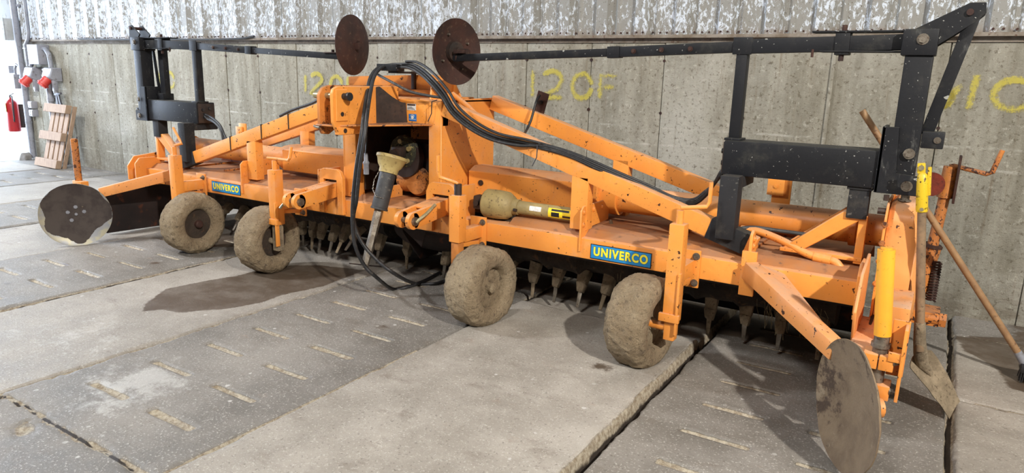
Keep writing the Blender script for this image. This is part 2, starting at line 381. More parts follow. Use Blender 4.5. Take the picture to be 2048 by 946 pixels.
def heights(x, y):
    wob = (fbm(x, y, 5, 3)-.5)*.018+(fbm(x, y, 22, 5)-.5)*.010
    u = (x-X0)/SW; k = np.floor(u+.5); dj = np.abs((u-k)*SW+wob)          # distance to a long joint
    col = np.floor(u).astype(int)                                       # column index; -1 is the raised slab in the middle
    slotted = (col % 2 == 0)
    cross = np.full(x.shape, 9.)
    wob2 = (fbm(x, y, 6, 13)-.5)*.03+(fbm(x, y, 25, 15)-.5)*.012
    for yy, cs in ((1.18, (-2,)), (1.18, (-4,)), (3.60, (-1, 1, 3)), (4.62, (0, 1, 2))):
        for c in cs: cross = np.where(col == c, np.minimum(cross, np.abs(y-yy+wob2)*1.8), cross)
    seed_h = np.array([.0, .004, -.003, .006, -.002, .003, .001])[(col % 7)]
    h = np.where(col == -1, .022, seed_h)
    h = np.where(col == 0, -.012, h)
    h = np.where((col == -1) & (y > 3.60), -.006, h)
    h = np.where((col == -2) & (y < 1.18), -.012, h)
    g = np.minimum(dj, cross)
    edge = np.clip((g-.006)/.016, 0, 1); edge = edge*edge*(3-2*edge)
    gw = np.where((k == 0) & (dj < .1), 1.7, .45)*np.where(cross < .03, .7, 1)
    gw = np.where((k == 1) & (dj < .1), .9, gw)
    depth = .04*gw
    chip = np.clip((fbm(x, y, 9, 31)-.55)*5, 0, 1)*np.clip(1-g/.05, 0, 1)*.012
    z = h-(1-edge)*depth-chip
    gap = (1-np.clip((g-.004)/.010, 0, 1))*np.where(gw > .8, 1, .85)
    dirt = (1-np.clip((g-.010)/.014, 0, 1))*.75+chip*22
    dirt = np.where((k == 0) & (dj < .09) & (x < X0), np.maximum(dirt, (1-np.clip((g-.018)/.016, 0, 1))*.8), dirt)
    dirt = np.where((k == -1) & (dj < .09) & (x < X0-SW) & (y < 2.6), np.maximum(dirt, (1-np.clip((g-.016)/.016, 0, 1))*.8), dirt)
    # rectangular drain slots of the slotted columns
    lx = (u-np.floor(u))*SW; ty = (y-1.46)/.2905; ky = np.floor(ty+.5); dy = np.abs((ty-ky)*.2905)
    jit = (fbm(x, y, 8, 41)-.5)*.02
    sl = np.zeros(x.shape)
    for a, b in ((.215, .50), (.67, .965)):
        dx = np.minimum(lx-a, b-lx)+jit; s_ = np.clip(np.minimum(dx/.012, (.021+jit*.5-dy)/.008), 0, 1); sl = np.maximum(sl, s_)
    nearx = ~((col == -2) & (y < 1.3))
    sl = np.where(slotted & (ky > -1) & nearx & (cross > .09), sl, 0)
    z = z-sl*(.010+.012*fbm(x, y, 30, 51)); dirt = np.maximum(dirt, sl*1.0)
    # broken patch
    ph = np.clip(1-np.hypot((x+2.93)/.10, (y-1.10)/.05)+(fbm(x, y, 20, 61)-.5)*1.2, 0, 1); z = z-ph*.015; dirt = np.maximum(dirt, ph*1.2)
    ph = np.clip(1-np.hypot((x+.79)/.06, (y-2.335)/.05)+(fbm(x, y, 20, 61)-.5)*.8, 0, 1); dirt = np.maximum(dirt, ph*.4)
    z = z+(fbm(x, y, 3, 71)-.5)*.004
    shade = np.where(slotted, .85, np.where(col == -1, .12, .25))+(fbm(x, y, .9, 81)-.5)*.5
    shade = np.where((col == -2) & (y < 1.18), .9, shade); shade = np.where(y > 4.62, np.maximum(shade, .9), shade)
    stain_shade = np.maximum(np.maximum(inpoly(x, y, STAIN), inpoly(x, y, STAIN2)*.8), inpoly(x, y, STAIN3)*.85)
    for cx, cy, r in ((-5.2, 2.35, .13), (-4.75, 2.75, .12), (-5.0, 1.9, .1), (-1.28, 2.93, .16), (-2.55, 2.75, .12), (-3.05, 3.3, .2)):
        stain_shade = np.maximum(stain_shade, np.clip(1-np.hypot((x-cx)/1.5, y-cy)/r, 0, 1)*.62)
    soil = np.clip((y-3.78)/.12, 0, 1)*np.clip((4.35-y)/.1, 0, 1)*((x > -5.9) & (x < -.15))*.95; stain_shade = np.maximum(stain_shade, soil)  # shade beneath the rear of the tiller, painted into the floor colour
    wet = np.clip((y-4.35)/.2, 0, 1)*np.clip((x-.3)/.3, 0, 1)*.7; stain_shade = np.maximum(stain_shade, wet)
    chalk = np.clip(1-np.hypot((x+2.95)/.38, (y-1.55)/.42), 0, 1)*1.1*(slotted)
    chalk = np.maximum(chalk, np.clip(1-np.hypot((x+3.8)/.7, (y-1.7)/.6), 0, 1)*.6*(col == -3))
    return z, dict(dirt=dirt, gap=gap, shade=np.clip(shade, 0, 1), stain_shade=stain_shade, chalk=chalk)
def hfield(xs, ys):
    X, Y = np.meshgrid(xs, ys); Z, A = heights(X, Y); n, m = len(xs), len(ys)
    co = np.stack([X, Y, Z], -1).reshape(-1, 3); i = np.arange(n*m).reshape(m, n)
    q = np.stack([i[:-1, :-1], i[:-1, 1:], i[1:, 1:], i[1:, :-1]], -1).reshape(-1, 4)
    return co, q, A
parts = [hfield(np.arange(-6.4, 1.30, .011), np.concatenate([np.arange(.85, 5.06, .011)])),
         hfield(np.linspace(-15.02, -6.4, 330), np.linspace(.85, 5.06, 180))]
cos, qs, At, off = [], [], {}, 0
for c_, q_, A_ in parts:
    cos.append(c_); qs.append(q_+off); off += len(c_)
    for k_, v_ in A_.items(): At.setdefault(k_, []).append(v_.ravel())
extra = [[(1.28, .85), (8, .85), (8, 5.06), (1.28, 5.06)], [(-15.02, -6), (8, -6), (8, .86), (-15.02, .86)]]
for r in extra:
    cos.append(np.array([(a, b, 0) for a, b in r], float)); qs.append(np.array([[0, 1, 2, 3]])+off); off += 4
    for k_ in At: At[k_].append(np.full(4, {'shade': .6}.get(k_, 0.)))
cos = np.concatenate(cos); qs = np.concatenate(qs)
me = bpy.data.meshes.new('floor'); me.vertices.add(len(cos)); me.vertices.foreach_set('co', cos.ravel())
me.loops.add(qs.size); me.loops.foreach_set('vertex_index', qs.ravel().astype(np.int32)); me.polygons.add(len(qs))
me.polygons.foreach_set('loop_start', np.arange(0, qs.size, 4, dtype=np.int32)); me.polygons.foreach_set('loop_total', np.full(len(qs), 4, np.int32))
me.update(); me.validate(); me.polygons.foreach_set('use_smooth', [True]*len(me.polygons))
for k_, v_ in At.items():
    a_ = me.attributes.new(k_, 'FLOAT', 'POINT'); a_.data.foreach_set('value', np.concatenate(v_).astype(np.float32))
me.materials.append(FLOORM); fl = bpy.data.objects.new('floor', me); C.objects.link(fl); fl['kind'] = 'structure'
def gz(x, y): return float(heights(np.array([[x]]), np.array([[y]]))[0][0, 0])
# ------------------------------------------------------------------ back wall
WY = 5.03; WX0 = -11.72; TOP = 1.705
JX = [-11.283, -10.371, -9.801, -9.229, -8.628, -8.08, -7.5, -6.935, -6.39, -5.792, -5.242, -4.664, -4.093, -3.508, -3.02, -2.432, -1.838, -1.235, -.686, -.05, .52, 1.1, 1.7, 2.9, 8]
m = MB(); prev = WX0
for i, x in enumerate(JX):
    y = WY+random.uniform(-.004, .004)
    m.box(prev+.003, x-.003, y, WY+.10, -.05, TOP-.012*random.random(), .004); prev = x
m.box(WX0+.01, 8, WY+.02, WY+.28, -.05, TOP-.02, 0)
m.mi = 1
for x in JX[:-4]:
    for z in (.40, .78, 1.165, 1.545):
        if random.random() < .85: m.cyl((x+random.uniform(-.01, .01), WY+.02, z+random.uniform(-.01, .01)), (x, WY-.005, z), random.uniform(.010, .016), 9)
m.mi = 0
for x in (-.672,):      # proud seam of slurry
    m.box(x-.03, x-.004, WY-.014, WY+.01, 0, TOP-.01, .005)
m.build('wall_back', [WALLM, RUST], kind='structure')
# corrugated sheet above
seams = [-11.75, -10.85, -9.915, -8.80, -7.80, -6.926, -5.991, -5.058, -4.144, -3.22, -2.256, -1.324, -.38, .56, 1.5, 2.44, 3.4, 8]
m = MB(); Z0, Z1 = TOP+.02, 5.4
def strip(m, pts, z0, z1):
    A = [m.b.verts.new((x, y, z0)) for x, y in pts]; B = [m.b.verts.new((x, y, z1)) for x, y in pts]
    for i in range(len(pts)-1): m.b.faces.new((A[i], A[i+1], B[i+1], B[i]))
for i, (a, b) in enumerate(zip(seams, seams[1:])):
    n = max(1, round((b-a)/.31)); p = (b-a)/n; pts = []
    yo = WY-.002-.006*(i % 2)
    for k in range(n):
        x = a+k*p
        pts += [(x, yo), (x+.012, yo), (x+.028, yo-.012), (x+.045, yo-.012), (x+.06, yo), (x+p*.52, yo), (x+p*.60, yo-.045), (x+p*.88, yo-.045), (x+p*.97, yo)]
    pts.append((b+.012, yo))
    strip(m, pts, Z0, Z1)
m.mi = 1
for a, b in zip(seams[:-4], seams[1:]):
    n = max(1, round((b-a)/.31)); p = (b-a)/n
    for k in range(n):
        for t in (.03, .2, .36, .66, .82):
            yy = WY-.05 if t > .6 else (WY-.016 if t < .1 else WY-.004)
            m.cyl((a+(k+t)*p, yy+.004, Z0+.022), (a+(k+t)*p, yy-.005, Z0+.022), .007, 7)
o = m.build('wall_back_cladding', [GALV, RUST], ang=20, kind='structure')
m = MB(); m.box(WX0, 8, WY-.055, WY+.10, TOP+.001, TOP+.024, .002); m.box(WX0, 8, WY-.012, WY+.0, TOP-.03, TOP+.004, .002)
m.build('trim_1', dirty('ledge flashing', lin((138, 130, 120)), lin((110, 98, 84)), lin((88, 64, 50)), 8), kind='structure')
# remaining hall shell
HX = -15.0
m = MB(); m.box(HX-.3, HX, 4.9, 5.4, 0, 5.4, 0); m.box(HX-.3, HX, .6, 4.9, 3.2, 5.4, 0); m.box(HX-.3, HX, -6.2, .6, 0, 5.4, 0)
m.build('wall_left', PLAIN, kind='structure')
m = MB(); m.box(HX, WX0-.02, WY, WY+.10, 2.00, 5.4, 0); m.box(HX, -14.2, WY, WY+.10, 0, 2.0, 0); m.build('wall_back_lintel', PLAIN, kind='structure')
m = MB(); m.box(8, 8.2, -6.2, 5.3, 0, 5.4, 0); m.build('wall_right', PLAIN, kind='structure')
m = MB(); m.box(HX, 8.2, -6.2, -6, 0, 5.4, 0); m.build('wall_front', PLAIN, kind='structure')
m = MB(); m.box(HX-.3, 8.2, -6.2, 5.4, 5.4, 5.6, 0); m.build('ceiling', PLAIN, kind='structure')
m = MB(); m.box(-40, 10, 5.10, 30, -.12, -.012, 0); m.box(-40, HX-.02, -14, 5.10, -.12, -.012, 0); m.build('ground_outside', dirty('pale yard concrete', lin((190, 192, 194)), lin((175, 178, 180)), lin((160, 160, 160)), 2), kind='structure')
m = MB(); m.box(WX0-.05, WX0, WY-.01, WY+.26, 0, 2.0, .004); m.box(-14.2, WX0, WY-.02, WY+.10, 1.96, 2.02, .004); m.box(-14.25, -14.18, WY-.02, WY+.10, 0, 2.0, .004)
m.build('door_1', dirty('grey door frame', lin((96, 100, 108)), lin((110, 112, 118)), lin((90, 90, 90)), 4), kind='structure')
# ------------------------------------------------------------------ ceiling lamps: the key lamp, then housings for the two added fill lights
for k, p in enumerate((KEY, (-1.2, -2.4, 5.15), (-7.8, .2, 5.15))):
    e = empty('ceiling_lamp', (p[0], p[1], p[2]+.04), ('small high bay lamp hanging at the right end of the hall', 'added fill light panel hanging out of view in the middle of the hall', 'added fill light panel hanging out of view towards the open door')[k], 'lamp')
    s = .16 if k == 0 else .6
    m = MB(); m.box(p[0]-s, p[0]+s, p[1]-s, p[1]+s, p[2]+.04, p[2]+.12, .01); m.build('housing', GREYBOX, e)
    m = MB(); m.cyl((p[0], p[1], p[2]+.12), (p[0], p[1], 5.4), .012, 8); m.build('hanger', GREYBOX, e)
# ------------------------------------------------------------------ spray marks on the wall
def stroke(segs, wd, seed):
    vs, fs, dn = [], [], []
    for pts in segs:
        P = [V((p[0], 0, p[1])) for p in pts]; Q = []
        for a, b in zip(P, P[1:]):
            n = max(2, int((b-a).length/.02)); Q += [a.lerp(b, i/n) for i in range(n)]
        Q.append(P[-1]); base = len(vs)
        for i, q in enumerate(Q):
            t = (Q[min(i+1, len(Q)-1)]-Q[max(i-1, 0)]).normalized(); s = V((t.z, 0, -t.x))
            fe = min(1, (i+1)/2.5, (len(Q)-i)/2.5)
            for j, k in enumerate((-1, -.55, 0, .55, 1)):
                p = q+s*k*wd*.62; vs.append((p.x, WY-.0065-len(fs)*0, p.z)); dn.append((0, .55, .85, .55, 0)[j]*fe+(0 if j in (0, 4) else nz(q, 4, seed)*.25))
        for i in range(len(Q)-1):
            for j in range(4): a = base+i*5+j; fs.append((a, a+1, a+6, a+5))
    return vs, fs, dn
def arc(cx, cz, rx, rz, a0, a1, n=12): return [(cx+rx*math.cos(math.radians(a0+(a1-a0)*i/n)), cz+rz*math.sin(math.radians(a0+(a1-a0)*i/n))) for i in range(n+1)]
def spray_mark(name, segs, wd, seed):
    vs, fs, dn = stroke(segs, wd, seed)
    me = bpy.data.meshes.new(name); o0 = V((sum(v[0] for v in vs)/len(vs), WY-.007, min(v[2] for v in vs)))
    me.from_pydata([V(v)-o0 for v in vs], [], fs); a = me.attributes.new('dens', 'FLOAT', 'POINT'); a.data.foreach_set('value', dn)
    me.materials.append(SPRAY); o = bpy.data.objects.new(name, me); C.objects.link(o); place(o, o0, None); o['kind'] = 'structure'
Zt, Zb = 1.455, 1.245
spray_mark('spray_marking', [[(-2.955, 1.47), (-2.95, 1.23)],
    arc(-2.77, 1.39, .085, .065, 160, -10)+[(-2.72, 1.32), (-2.86, 1.25), (-2.66, 1.245)],
    arc(-2.50, 1.345, .085, .095, 0, 360, 18),
    [(-2.19, 1.43), (-2.34, 1.43), (-2.34, 1.24)], [(-2.335, 1.34), (-2.2, 1.345)]], .060, 1)
spray_mark('spray_marking', [[(-.03, 1.42), (.0, 1.34), (-.04, 1.27)], [(.03, 1.44), (-.05, 1.27)], [(.105, 1.50), (.085, 1.27)], arc(.30, 1.38, .10, .085, 0, 360, 18)], .055, 2)
spray_mark('spray_marking', [[(-5.66, 1.38), (-5.67, 1.17)], arc(-5.50, 1.32, .08, .06, 160, -10)+[(-5.6, 1.18), (-5.4, 1.18)], arc(-5.22, 1.27, .08, .09, 0, 360, 16), [(-4.92, 1.34), (-5.06, 1.34), (-5.07, 1.17)]], .06, 3)
spray_mark('spray_marking', [[(-8.42, 1.40), (-8.46, 1.12)], [(-8.22, 1.36), (-8.24, 1.13)], arc(-8.02, 1.25, .08, .09, 0, 360, 16)], .07, 4)
# ------------------------------------------------------------------ the tiller
XC = -3.04
T = empty('rotary_tiller', (XC, 3.7, 0), 'wide orange tiller with black marker arms and muddy wheels beside the concrete wall', 'farm machine')
def mx(d, s): return XC+s*d
SG = (1, -1)
# main front beam
m = MB(); m.box(mx(2.82, -1), mx(2.82, 1), 3.33, 3.45, .437, .552, .010)
beam = m.build('front_beam', ORANGE, T)
for x0, x1 in ((-1.555, -1.205), (-4.868, -4.518)):
    c = (x0+x1)/2; dz = .488 if x0 > -3 else .497
    m = MB(); m.box(x0, x1, 3.3275, 3.331, dz-.041, dz+.041, .0008); dcl = m.build('name_decal', DBLK, beam)
    m = MB(); m.box(x0+.004, x1-.004, 3.3268, 3.3276, dz-.037, dz+.037, .0004); m.build('decal_field', BLUE, beam)
    text('UNIVERCO', .064, (c, 3.3265, dz), ROTF, DBLK, 'lettering', beam, .0044, .0002, .86)
    text('UNIVERCO', .064, (c, 3.3262, dz), ROTF, DYEL, 'lettering', beam, .0028, .0004, .86)
# hood / deck
for xa, xb in ((mx(2.80, -1), -2.60), (-2.115, mx(2.80, 1))):
    m = MB()
    for (y0, z0, y1, z1) in ((3.375, .553, 3.425, .586), (3.425, .586, 4.06, .590), (4.06, .590, 4.16, .50)):
        m.hexa([(xa, y0, z0-.006), (xb, y0, z0-.006), (xb, y1, z1-.006), (xa, y1, z1-.006), (xa, y0, z0), (xb, y0, z0), (xb, y1, z1), (xa, y1, z1)], .002)
    m.build('hood', DECK, T)
m = MB(); m.box(mx(2.78, -1), mx(2.78, 1), 4.02, 4.14, .44, .58, .008); m.build('rear_beam', ORANGE, T)
for d in (-2.3, -1.9, 1.9, 2.3):
    m = MB(); m.box(mx(d, 1)-.012, mx(d, 1)+.012, 3.50, 4.02, .585, .602, .003); m.build('hood_rib', ORANGE_DIRTY, T)
# soil shield hanging behind the rotor and under the beam
m = MB()
for (y0, z0, y1, z1) in ((3.46, .45, 3.50, .38), (4.10, .50, 4.20, .20), (4.20, .20, 4.26, .012)):
    m.hexa([(mx(2.78, -1), y0, z0), (mx(2.78, 1), y0, z0), (mx(2.78, 1), y1, z1), (mx(2.78, -1), y1, z1),
            (mx(2.78, -1), y0+.008, z0), (mx(2.78, 1), y0+.008, z0), (mx(2.78, 1), y1+.008, z1), (mx(2.78, -1), y1+.008, z1)], 0)
m.build('soil_shield', RUSTDK, T)
# rotors
RY, RZ = 3.74, .335
def mudd(sc, amp, seed=0):
    return lambda p, r: p+r.normalized()*(nz(p, sc, seed)*amp+nz(p, sc*3, seed)*amp*.4)
for s in SG:
    m = MB(); n = 60; prof = []
    for i in range(n+1):
        d = .30+i*(2.70-.30)/n; prof.append((.098+(0.02 if i % 6 in (0,) else 0), s*d))
    m.lathe([(max(.001, r), h) for r, h in prof], (XC, RY, RZ), (1, 0, 0), 28, disp=lambda p, r: p+V((0, r.y, r.z)).normalized()*(nz(p, 6)*.03+nz(p, 22)*.012))
    rot = m.build('rotor_drum', MUDDK, T)
    xs = [-2.112, -1.935, -1.755, -1.575, -1.39, -1.18, -.979, -.79, -.60, -.40, -2.28, -2.45, -2.63, -2.813] if s > 0 else [-4.146, -4.03, -3.882, -3.734, -3.584, -3.43, -3.182, -4.30, -4.45, -4.61, -4.77, -4.94, -5.1, -5.27, -5.44, -5.6]
    for i, x in enumerate(xs):
        for kk in range(3):
            a = math.radians(-100-[0, 14, 30, 48, 4, -10][i % 6]*(.6)+kk*120)   # -90 is straight down, -180 forward
            if kk == 0: a = math.radians(-100-[4, 10, 16, 30, 44, 8, 0, -6][i % 8])
            dr = V((0, math.cos(a), math.sin(a))); o = V((x, RY, RZ)); mm = MB()
            mm.beam(o+dr*.085, o+dr*.175, .060, .085, up=(1, 0, 0), bev=.012, w2=.046, h2=.058)
            mm.beam(o+dr*.160, o+dr*.228, .062, .066, up=(1, 0, 0), bev=.016, w2=.040, h2=.048)
            for v in mm.b.verts: v.co += V((nz(v.co, 25, i), nz(v.co, 25, i+3), nz(v.co, 25, i+5)))*.010
            mm.mi = 1; sd = V((1, 0, 0)).cross(dr)
            mm.beam(o+dr*.20, o+dr*(.318 if kk == 0 else .30)+sd*.012, .012, .030, up=(1, 0, 0), bev=.003, w2=.009, h2=.018)
            mm.build('tine', [MUDTINE, STEEL if i % 3 else MUDTINE], rot, ang=50)
    # straw and roots wound on the rotor near the right end
    if s > 0:
        mm = MB()
        for k in range(26):
            x = random.choice((-.62, -.55, -.48, -1.5, -.70, -.44))+random.uniform(-.05, .05); p = V((x, RY-.10+random.uniform(-.03, .03), RZ-.03))
            q = p+V((random.uniform(-.04, .04), random.uniform(-.04, .02), -random.uniform(.08, .20))); mm.tube([p, (p+q)/2+V((random.uniform(-.02, .02), -.01, .01)), q], .0014, 4)
        mm.build('straw', dirty('dry straw', lin((150, 136, 104)), lin((110, 98, 74)), lin((90, 80, 60)), 30), rot, kind='stuff')
m = MB(); m.lathe([(.02, -.30), (.10, -.30), (.13, -.24), (.15, -.12), (.15, .12), (.13, .24), (.10, .30), (.02, .30)], (XC+.1, RY, RZ+.01), (1, 0, 0), 30, disp=mudd(9, .008))
m.build('centre_drive_drum', RUSTDK, T)
m = MB(); m.prism([(XC+.01, 3.47, .44), (XC+.01, 3.47, .36), (XC+.01, 3.66, .13), (XC+.01, 3.86, .13), (XC+.01, 4.0, .44)], (.012, 0, 0)); m.prism([(XC+.02, 3.45, .44), (XC+.02, 3.45, .40), (XC+.16, 3.50, .27), (XC+.22, 3.50, .44)], (0, .010, 0)); m.build('rotor_divider', RUSTDK, T)
# gauge wheels
def wheel(x, y, side, seed, mat, rz=0., bump_=1.0, lean=0.):
    cz = .231; y = y+.02; ax = Matrix.Rotation(rz, 3, 'Z')@Matrix.Rotation(lean, 3, 'Y')@V((1, 0, 0)); W = .098
    prof = []
    N = 22
    for i in range(N+1):         # rounded tyre section from inner bead to outer bead
        t = -1+2*i/N; ww = W*math.copysign(abs(t)**.9, t)
        prof.append((.232-.026*abs(t)**4.5, ww))
    side_p = [(.203, .104), (.185, .110), (.160, .108), (.138, .102), (.122, .085), (.116, .066), (.110, .040), (.075, .030), (.045, .030)]
    P = [(r, -h) for r, h in side_p[::-1]]+prof+side_p
    def dsp(p, r):
        rad = r-ax*r.dot(ax); 
        if rad.length < .09: return p
        u = r.normalized(); k = min(1, (rad.length-.09)/.06)
        q = p+V((seed, 0, 0))
        return p+u*k*bump_*(nz(q, 5)*.007+nz(q, 14)*.004+nz(q, 34)*.0035+nz(q, 60)*.0045)
    m = MB(); m.lathe(P, (x, y, cz), ax, 150, disp=dsp)
    tyre = m.build('gauge_wheel', mat, T, ang=60)
    for sd in (1, -1):
        m = MB(); m.lathe([(.112, .055*sd), (.108, .038*sd), (.060, .030*sd), (.034, .034*sd), (.034, .060*sd), (.03, .062*sd)] if True else [], (x, y, cz), ax, 40, disp=mudd(20, .004, seed))
        m.build('rim', MUDDK if seed in (1, 2) else MUD, tyre)
        m = MB(); m.lathe([(.030, .05*sd), (.030, .085*sd), (.022, .094*sd), (.006, .097*sd)], (x, y, cz), ax, 20, disp=mudd(30, .003, seed)); m.build('hub_cap', MUD if seed > 2 else RUST, tyre)
    return tyre
PY = 3.11
WH = [(-1.160, -1.003, 1, 4, MUD, -.10, 1.3), (-2.135, -2.293, -1, 3, MUD, -.06, 1.0), (-3.975, -3.84, 1, 2, MUD, .03, 1.2), (-4.85, -4.985, -1, 1, MUD, .0, 1.2)]
ptop = {4: .752, 3: .742, 2: .742, 1: .748}; pz0 = {4: .27, 3: .47, 2: .36, 1: .30}
for (wx, px, sd, seed, mat, rz, bb) in WH:
    wheel(wx, PY, sd, seed, mat, rz, bb)
    ps = .072
    m = MB(); m.box(px-ps/2, px+ps/2, PY-ps/2, PY+ps/2, pz0[seed], ptop[seed], .006)
    post = m.build('wheel_post', ORANGE, T)
    # inner stem with axle
    m = MB(); m.box(px-.027, px+.027, PY-.027, PY+.027, .175, pz0[seed]+.05, .006)
    m.cyl((px, PY, .235), (wx, PY, .235), .022, 14)
    m.build('inner_stem', ORANGE if seed == 4 else MUDTINE if seed == 2 else ORANGE_DIRTY, post)
    if seed in (2, 4):
        m = MB(); m.box(px+.030, px+.042, PY-.048, PY-.020, .215, .52, .002); m.cyl((px-.05, PY-.01, pz0[seed]+.025), (px-.02, PY-.01, pz0[seed]+.025), .012, 8); m.box(px-.050, px+.05, PY-.050, PY-.030, pz0[seed]+.005, pz0[seed]+.045, .003); m.build('locking_strap', ORANGE, post)
    # bracket back to the beam
    m = MB(); m.beam((px, PY+.03, .50), (px, 3.33, .50), .060, .075)
    m.beam((px, PY+.03, .45), (px, 3.30, .43), .04, .03)
    m.box(px-.055, px+.055, 3.312, 3.328, .392, .585, .004)
    m.build('post_bracket', ORANGE, post)
    for bz in (.418, .555):
        m = MB(); m.bolt((px+.035, 3.312, bz), (0, -1, 0), .013, .013, .012); m.build('bolt', STEEL, post)
    # crank handle
    k = ptop[seed]; h = {4: [(px, PY, k), (px, PY, k+.045), (px+.0, PY, k+.075), (px+.105, PY+.05, k+.085), (px+.115, PY+.06, k+.105), (px+.115, PY+.06, k+.20)],
         3: [(px, PY, k), (px, PY, k+.06), (px-.015, PY, k+.068), (px-.085, PY-.06, k+.10), (px-.09, PY-.065, k+.13), (px-.09, PY-.065, k+.22)],
         2: [(px, PY, k), (px, PY, k+.058), (px, PY, k+.075), (px+.14, PY+.0, k+.075), (px+.155, PY, k+.09), (px+.165, PY+.01, k+.165)],
         1: [(px, PY, k), (px, PY, k+.05), (px, PY, k+.07), (px+.02, PY+.05, k+.085), (px+.0, PY+.05, k+.115), (px-.07, PY+.05, k+.20)]}[seed]
    m = MB()
    if seed == 3: m.tube(h[1:], .0095, 10)
    else: m.tube(h[2:] if seed != 2 else [(px-.07, PY, k+.073)]+h[2:], .0095, 10); 
    m.build('crank_handle', ORANGE, post)
    m = MB(); m.cyl((px, PY, k-.004), (px, PY, k+(.062)), .022 if seed == 3 else .017, 14); m.build('spindle', GREASE if seed == 3 else ORANGE, post)
# trusses
def brk(m, s, Y, d_end): pass
for s in SG:
    for Y, name in ((3.405, 'front'), (3.93, 'rear')):
        H_ = .068
        if name == 'front':
            pts = [(.43, 1.205), (1.34, .905), (2.33, .625)]
        else:
            pts = [(.43, 1.232), (1.37, .955), (2.05, .765)]
        m = MB(); 
        P = [V((mx(d, s), Y, z)) for d, z in pts]
        m.beam(P[0], P[-1], H_, .098, bev=.008) if name == 'front' else m.beam(P[0], P[-1], H_, .098, bev=.008)
        tr = m.build('truss_tube', ORANGE, T)
        m = MB(); xs_ = mx(1.38 if name == 'front' else 1.39, s)
        m.box(xs_-.052, xs_+.052, Y-.034, Y+.034, .585, .88 if name == 'front' else .93, .006); m.build('truss_strut', ORANGE, T)
    # bolted joint plates where the hood sections meet
    x = mx(1.385, s)
    m = MB(); m.box(x-.006, x+.006, 3.32, 3.60, .50, .72, .003) if False else None
    m.b.free(); m = MB()
    xx = mx(1.385, s)+(.03 if s > 0 else -.07)
    m.prism([(xx, 3.318, .475), (xx, 3.318, .70), (xx, 3.345, .725), (xx, 3.60, .725), (xx, 3.68, .66), (xx, 3.68, .60), (xx, 3.46, .60), (xx, 3.40, .475)], (.010, 0, 0))
    pl = m.build('joint_plate', ORANGE, T)
    for q in ((3.35, .52), (3.35, .62), (3.35, .69), (3.47, .69), (3.58, .69)):
        m = MB(); m.bolt((xx+.010, q[0], q[1]), (1, 0, 0), .010, .008); m.build('bolt', ORANGE, pl)
    # torque tube with its box near the gearbox
    m = MB(); m.cyl((mx(1.30, s), 3.77, .715), (mx(2.86, s), 3.77, .715), .078, 36)
    m.lathe([(.05, 0), (.092, .0), (.092, s*.03), (.05, s*.03)], (mx(2.70, s), 3.77, .715), (1, 0, 0), 30)
    tt = m.build('torque_tube', ORANGE, T)
    m = MB(); a, b = mx(.44, s), mx(1.36, s)
    m.b.verts.ensure_lookup_table()
    q = [(3.64, .635), (3.86, .635), (3.86, .80), (3.80, .83), (3.70, .83), (3.64, .80)]
    m.prism([(a, y, z) for y, z in q], (b-a, 0, 0), .004); bx_ = m.build('drive_box', ORANGE, T, ang=15)
    m = MB(); m.cyl((a+s*.10, 3.632, .73), (a+s*.10, 3.642, .73), .018, 18); m.build('access_hole', GREASE, bx_)
    m = MB(); m.lathe([(.05, 0), (.098, 0), (.098, s*.10), (.05, s*.10)], (mx(1.36, s), 3.77, .715), (1, 0, 0), 36); m.build('tube_collar', ORANGE, tt)
    # rear hood braces and small upright bracket
    m = MB(); x = mx(2.31, s); m.box(x-.05, x+.05, 4.0, 4.012, .56, .93, .004); m.box(x-.075, x+.015, 3.985, 3.998, .80, .90, .004); m.bolt((x-.03, 3.985, .85), (0, -1, 0), .009, .006)
    m.build('rear_bracket', ORANGE, T)
    m = MB(); m.prism([(mx(1.75, s), 3.86, .60), (mx(2.45, s), 3.86, .60), (mx(2.35, s), 3.86, .70), (mx(2.05, s), 3.86, .70)], (0, .01, 0)); m.build('deck_rib', ORANGE_DIRTY, T)
    # triangular carrier under the outer black foot
    Y = 3.50; m = MB()
    m.beam((mx(2.40, s), Y, .630), (mx(2.715, s), Y, .822), .10, .085, up=(0, 0, 1)) if False else None
    m.prism([(mx(2.44, s), Y-.03, .628), (mx(2.53, s), Y-.03, .628), (mx(2.775, s), Y-.03, .815), (mx(2.69, s), Y-.03, .84)], (0, .065, 0), .003)
    m.box(mx(2.755, s), mx(2.79, s), Y-.03, Y+.03, .60, .825, .003); m.box(mx(2.43, s), mx(2.79, s), Y-.035, Y+.05, .612, .630, .003)
    m.prism([(mx(2.44, s), Y+.16, .628), (mx(2.53, s), Y+.16, .628), (mx(2.775, s), Y+.16, .815), (mx(2.69, s), Y+.16, .84)], (0, .02, 0), .003)
    car = m.build('foot_carrier', ORANGE, T)
    # ------------------------------ black marker frame
    m = MB(); x0, x1 = mx(2.12, s), mx(2.84, s)
    m.box(x0, x1, 3.44, 3.605, .958, 1.127, .008)
    mbx = m.build('marker_box', BLACK, T)
    m = MB(); m.box(mx(2.118, s)-.003, mx(2.118, s)+.003, 3.45, 3.595, .966, 1.118, .001); m.build('end_plate', GREASE, mbx)
    for q in ((3.49, 1.07), (3.55, 1.08), (3.50, 1.01)):
        m = MB(); m.cyl((mx(2.12, s), q[0], q[1]), (mx(2.10, s), q[0], q[1]), .013, 10); m.build('hose_fitting', RUBBER, mbx)
    m = MB(); d = 2.19
    m.box(mx(d-.045, s), mx(d+.045, s), 3.335, 3.425, .655, .966, .006)
    m.box(mx(d-.045, s), mx(d+.045, s), 3.425, 3.64, .905, .958, .004)
    # weld skirt round the truss tube
    P0, P1 = V((mx(2.10, s), 3.405, .695)), V((mx(2.29, s), 3.405, .637)); m.beam(P0, P1, .076, .106, bev=.003)
    m.build('marker_foot', BLACKROUGH, T)
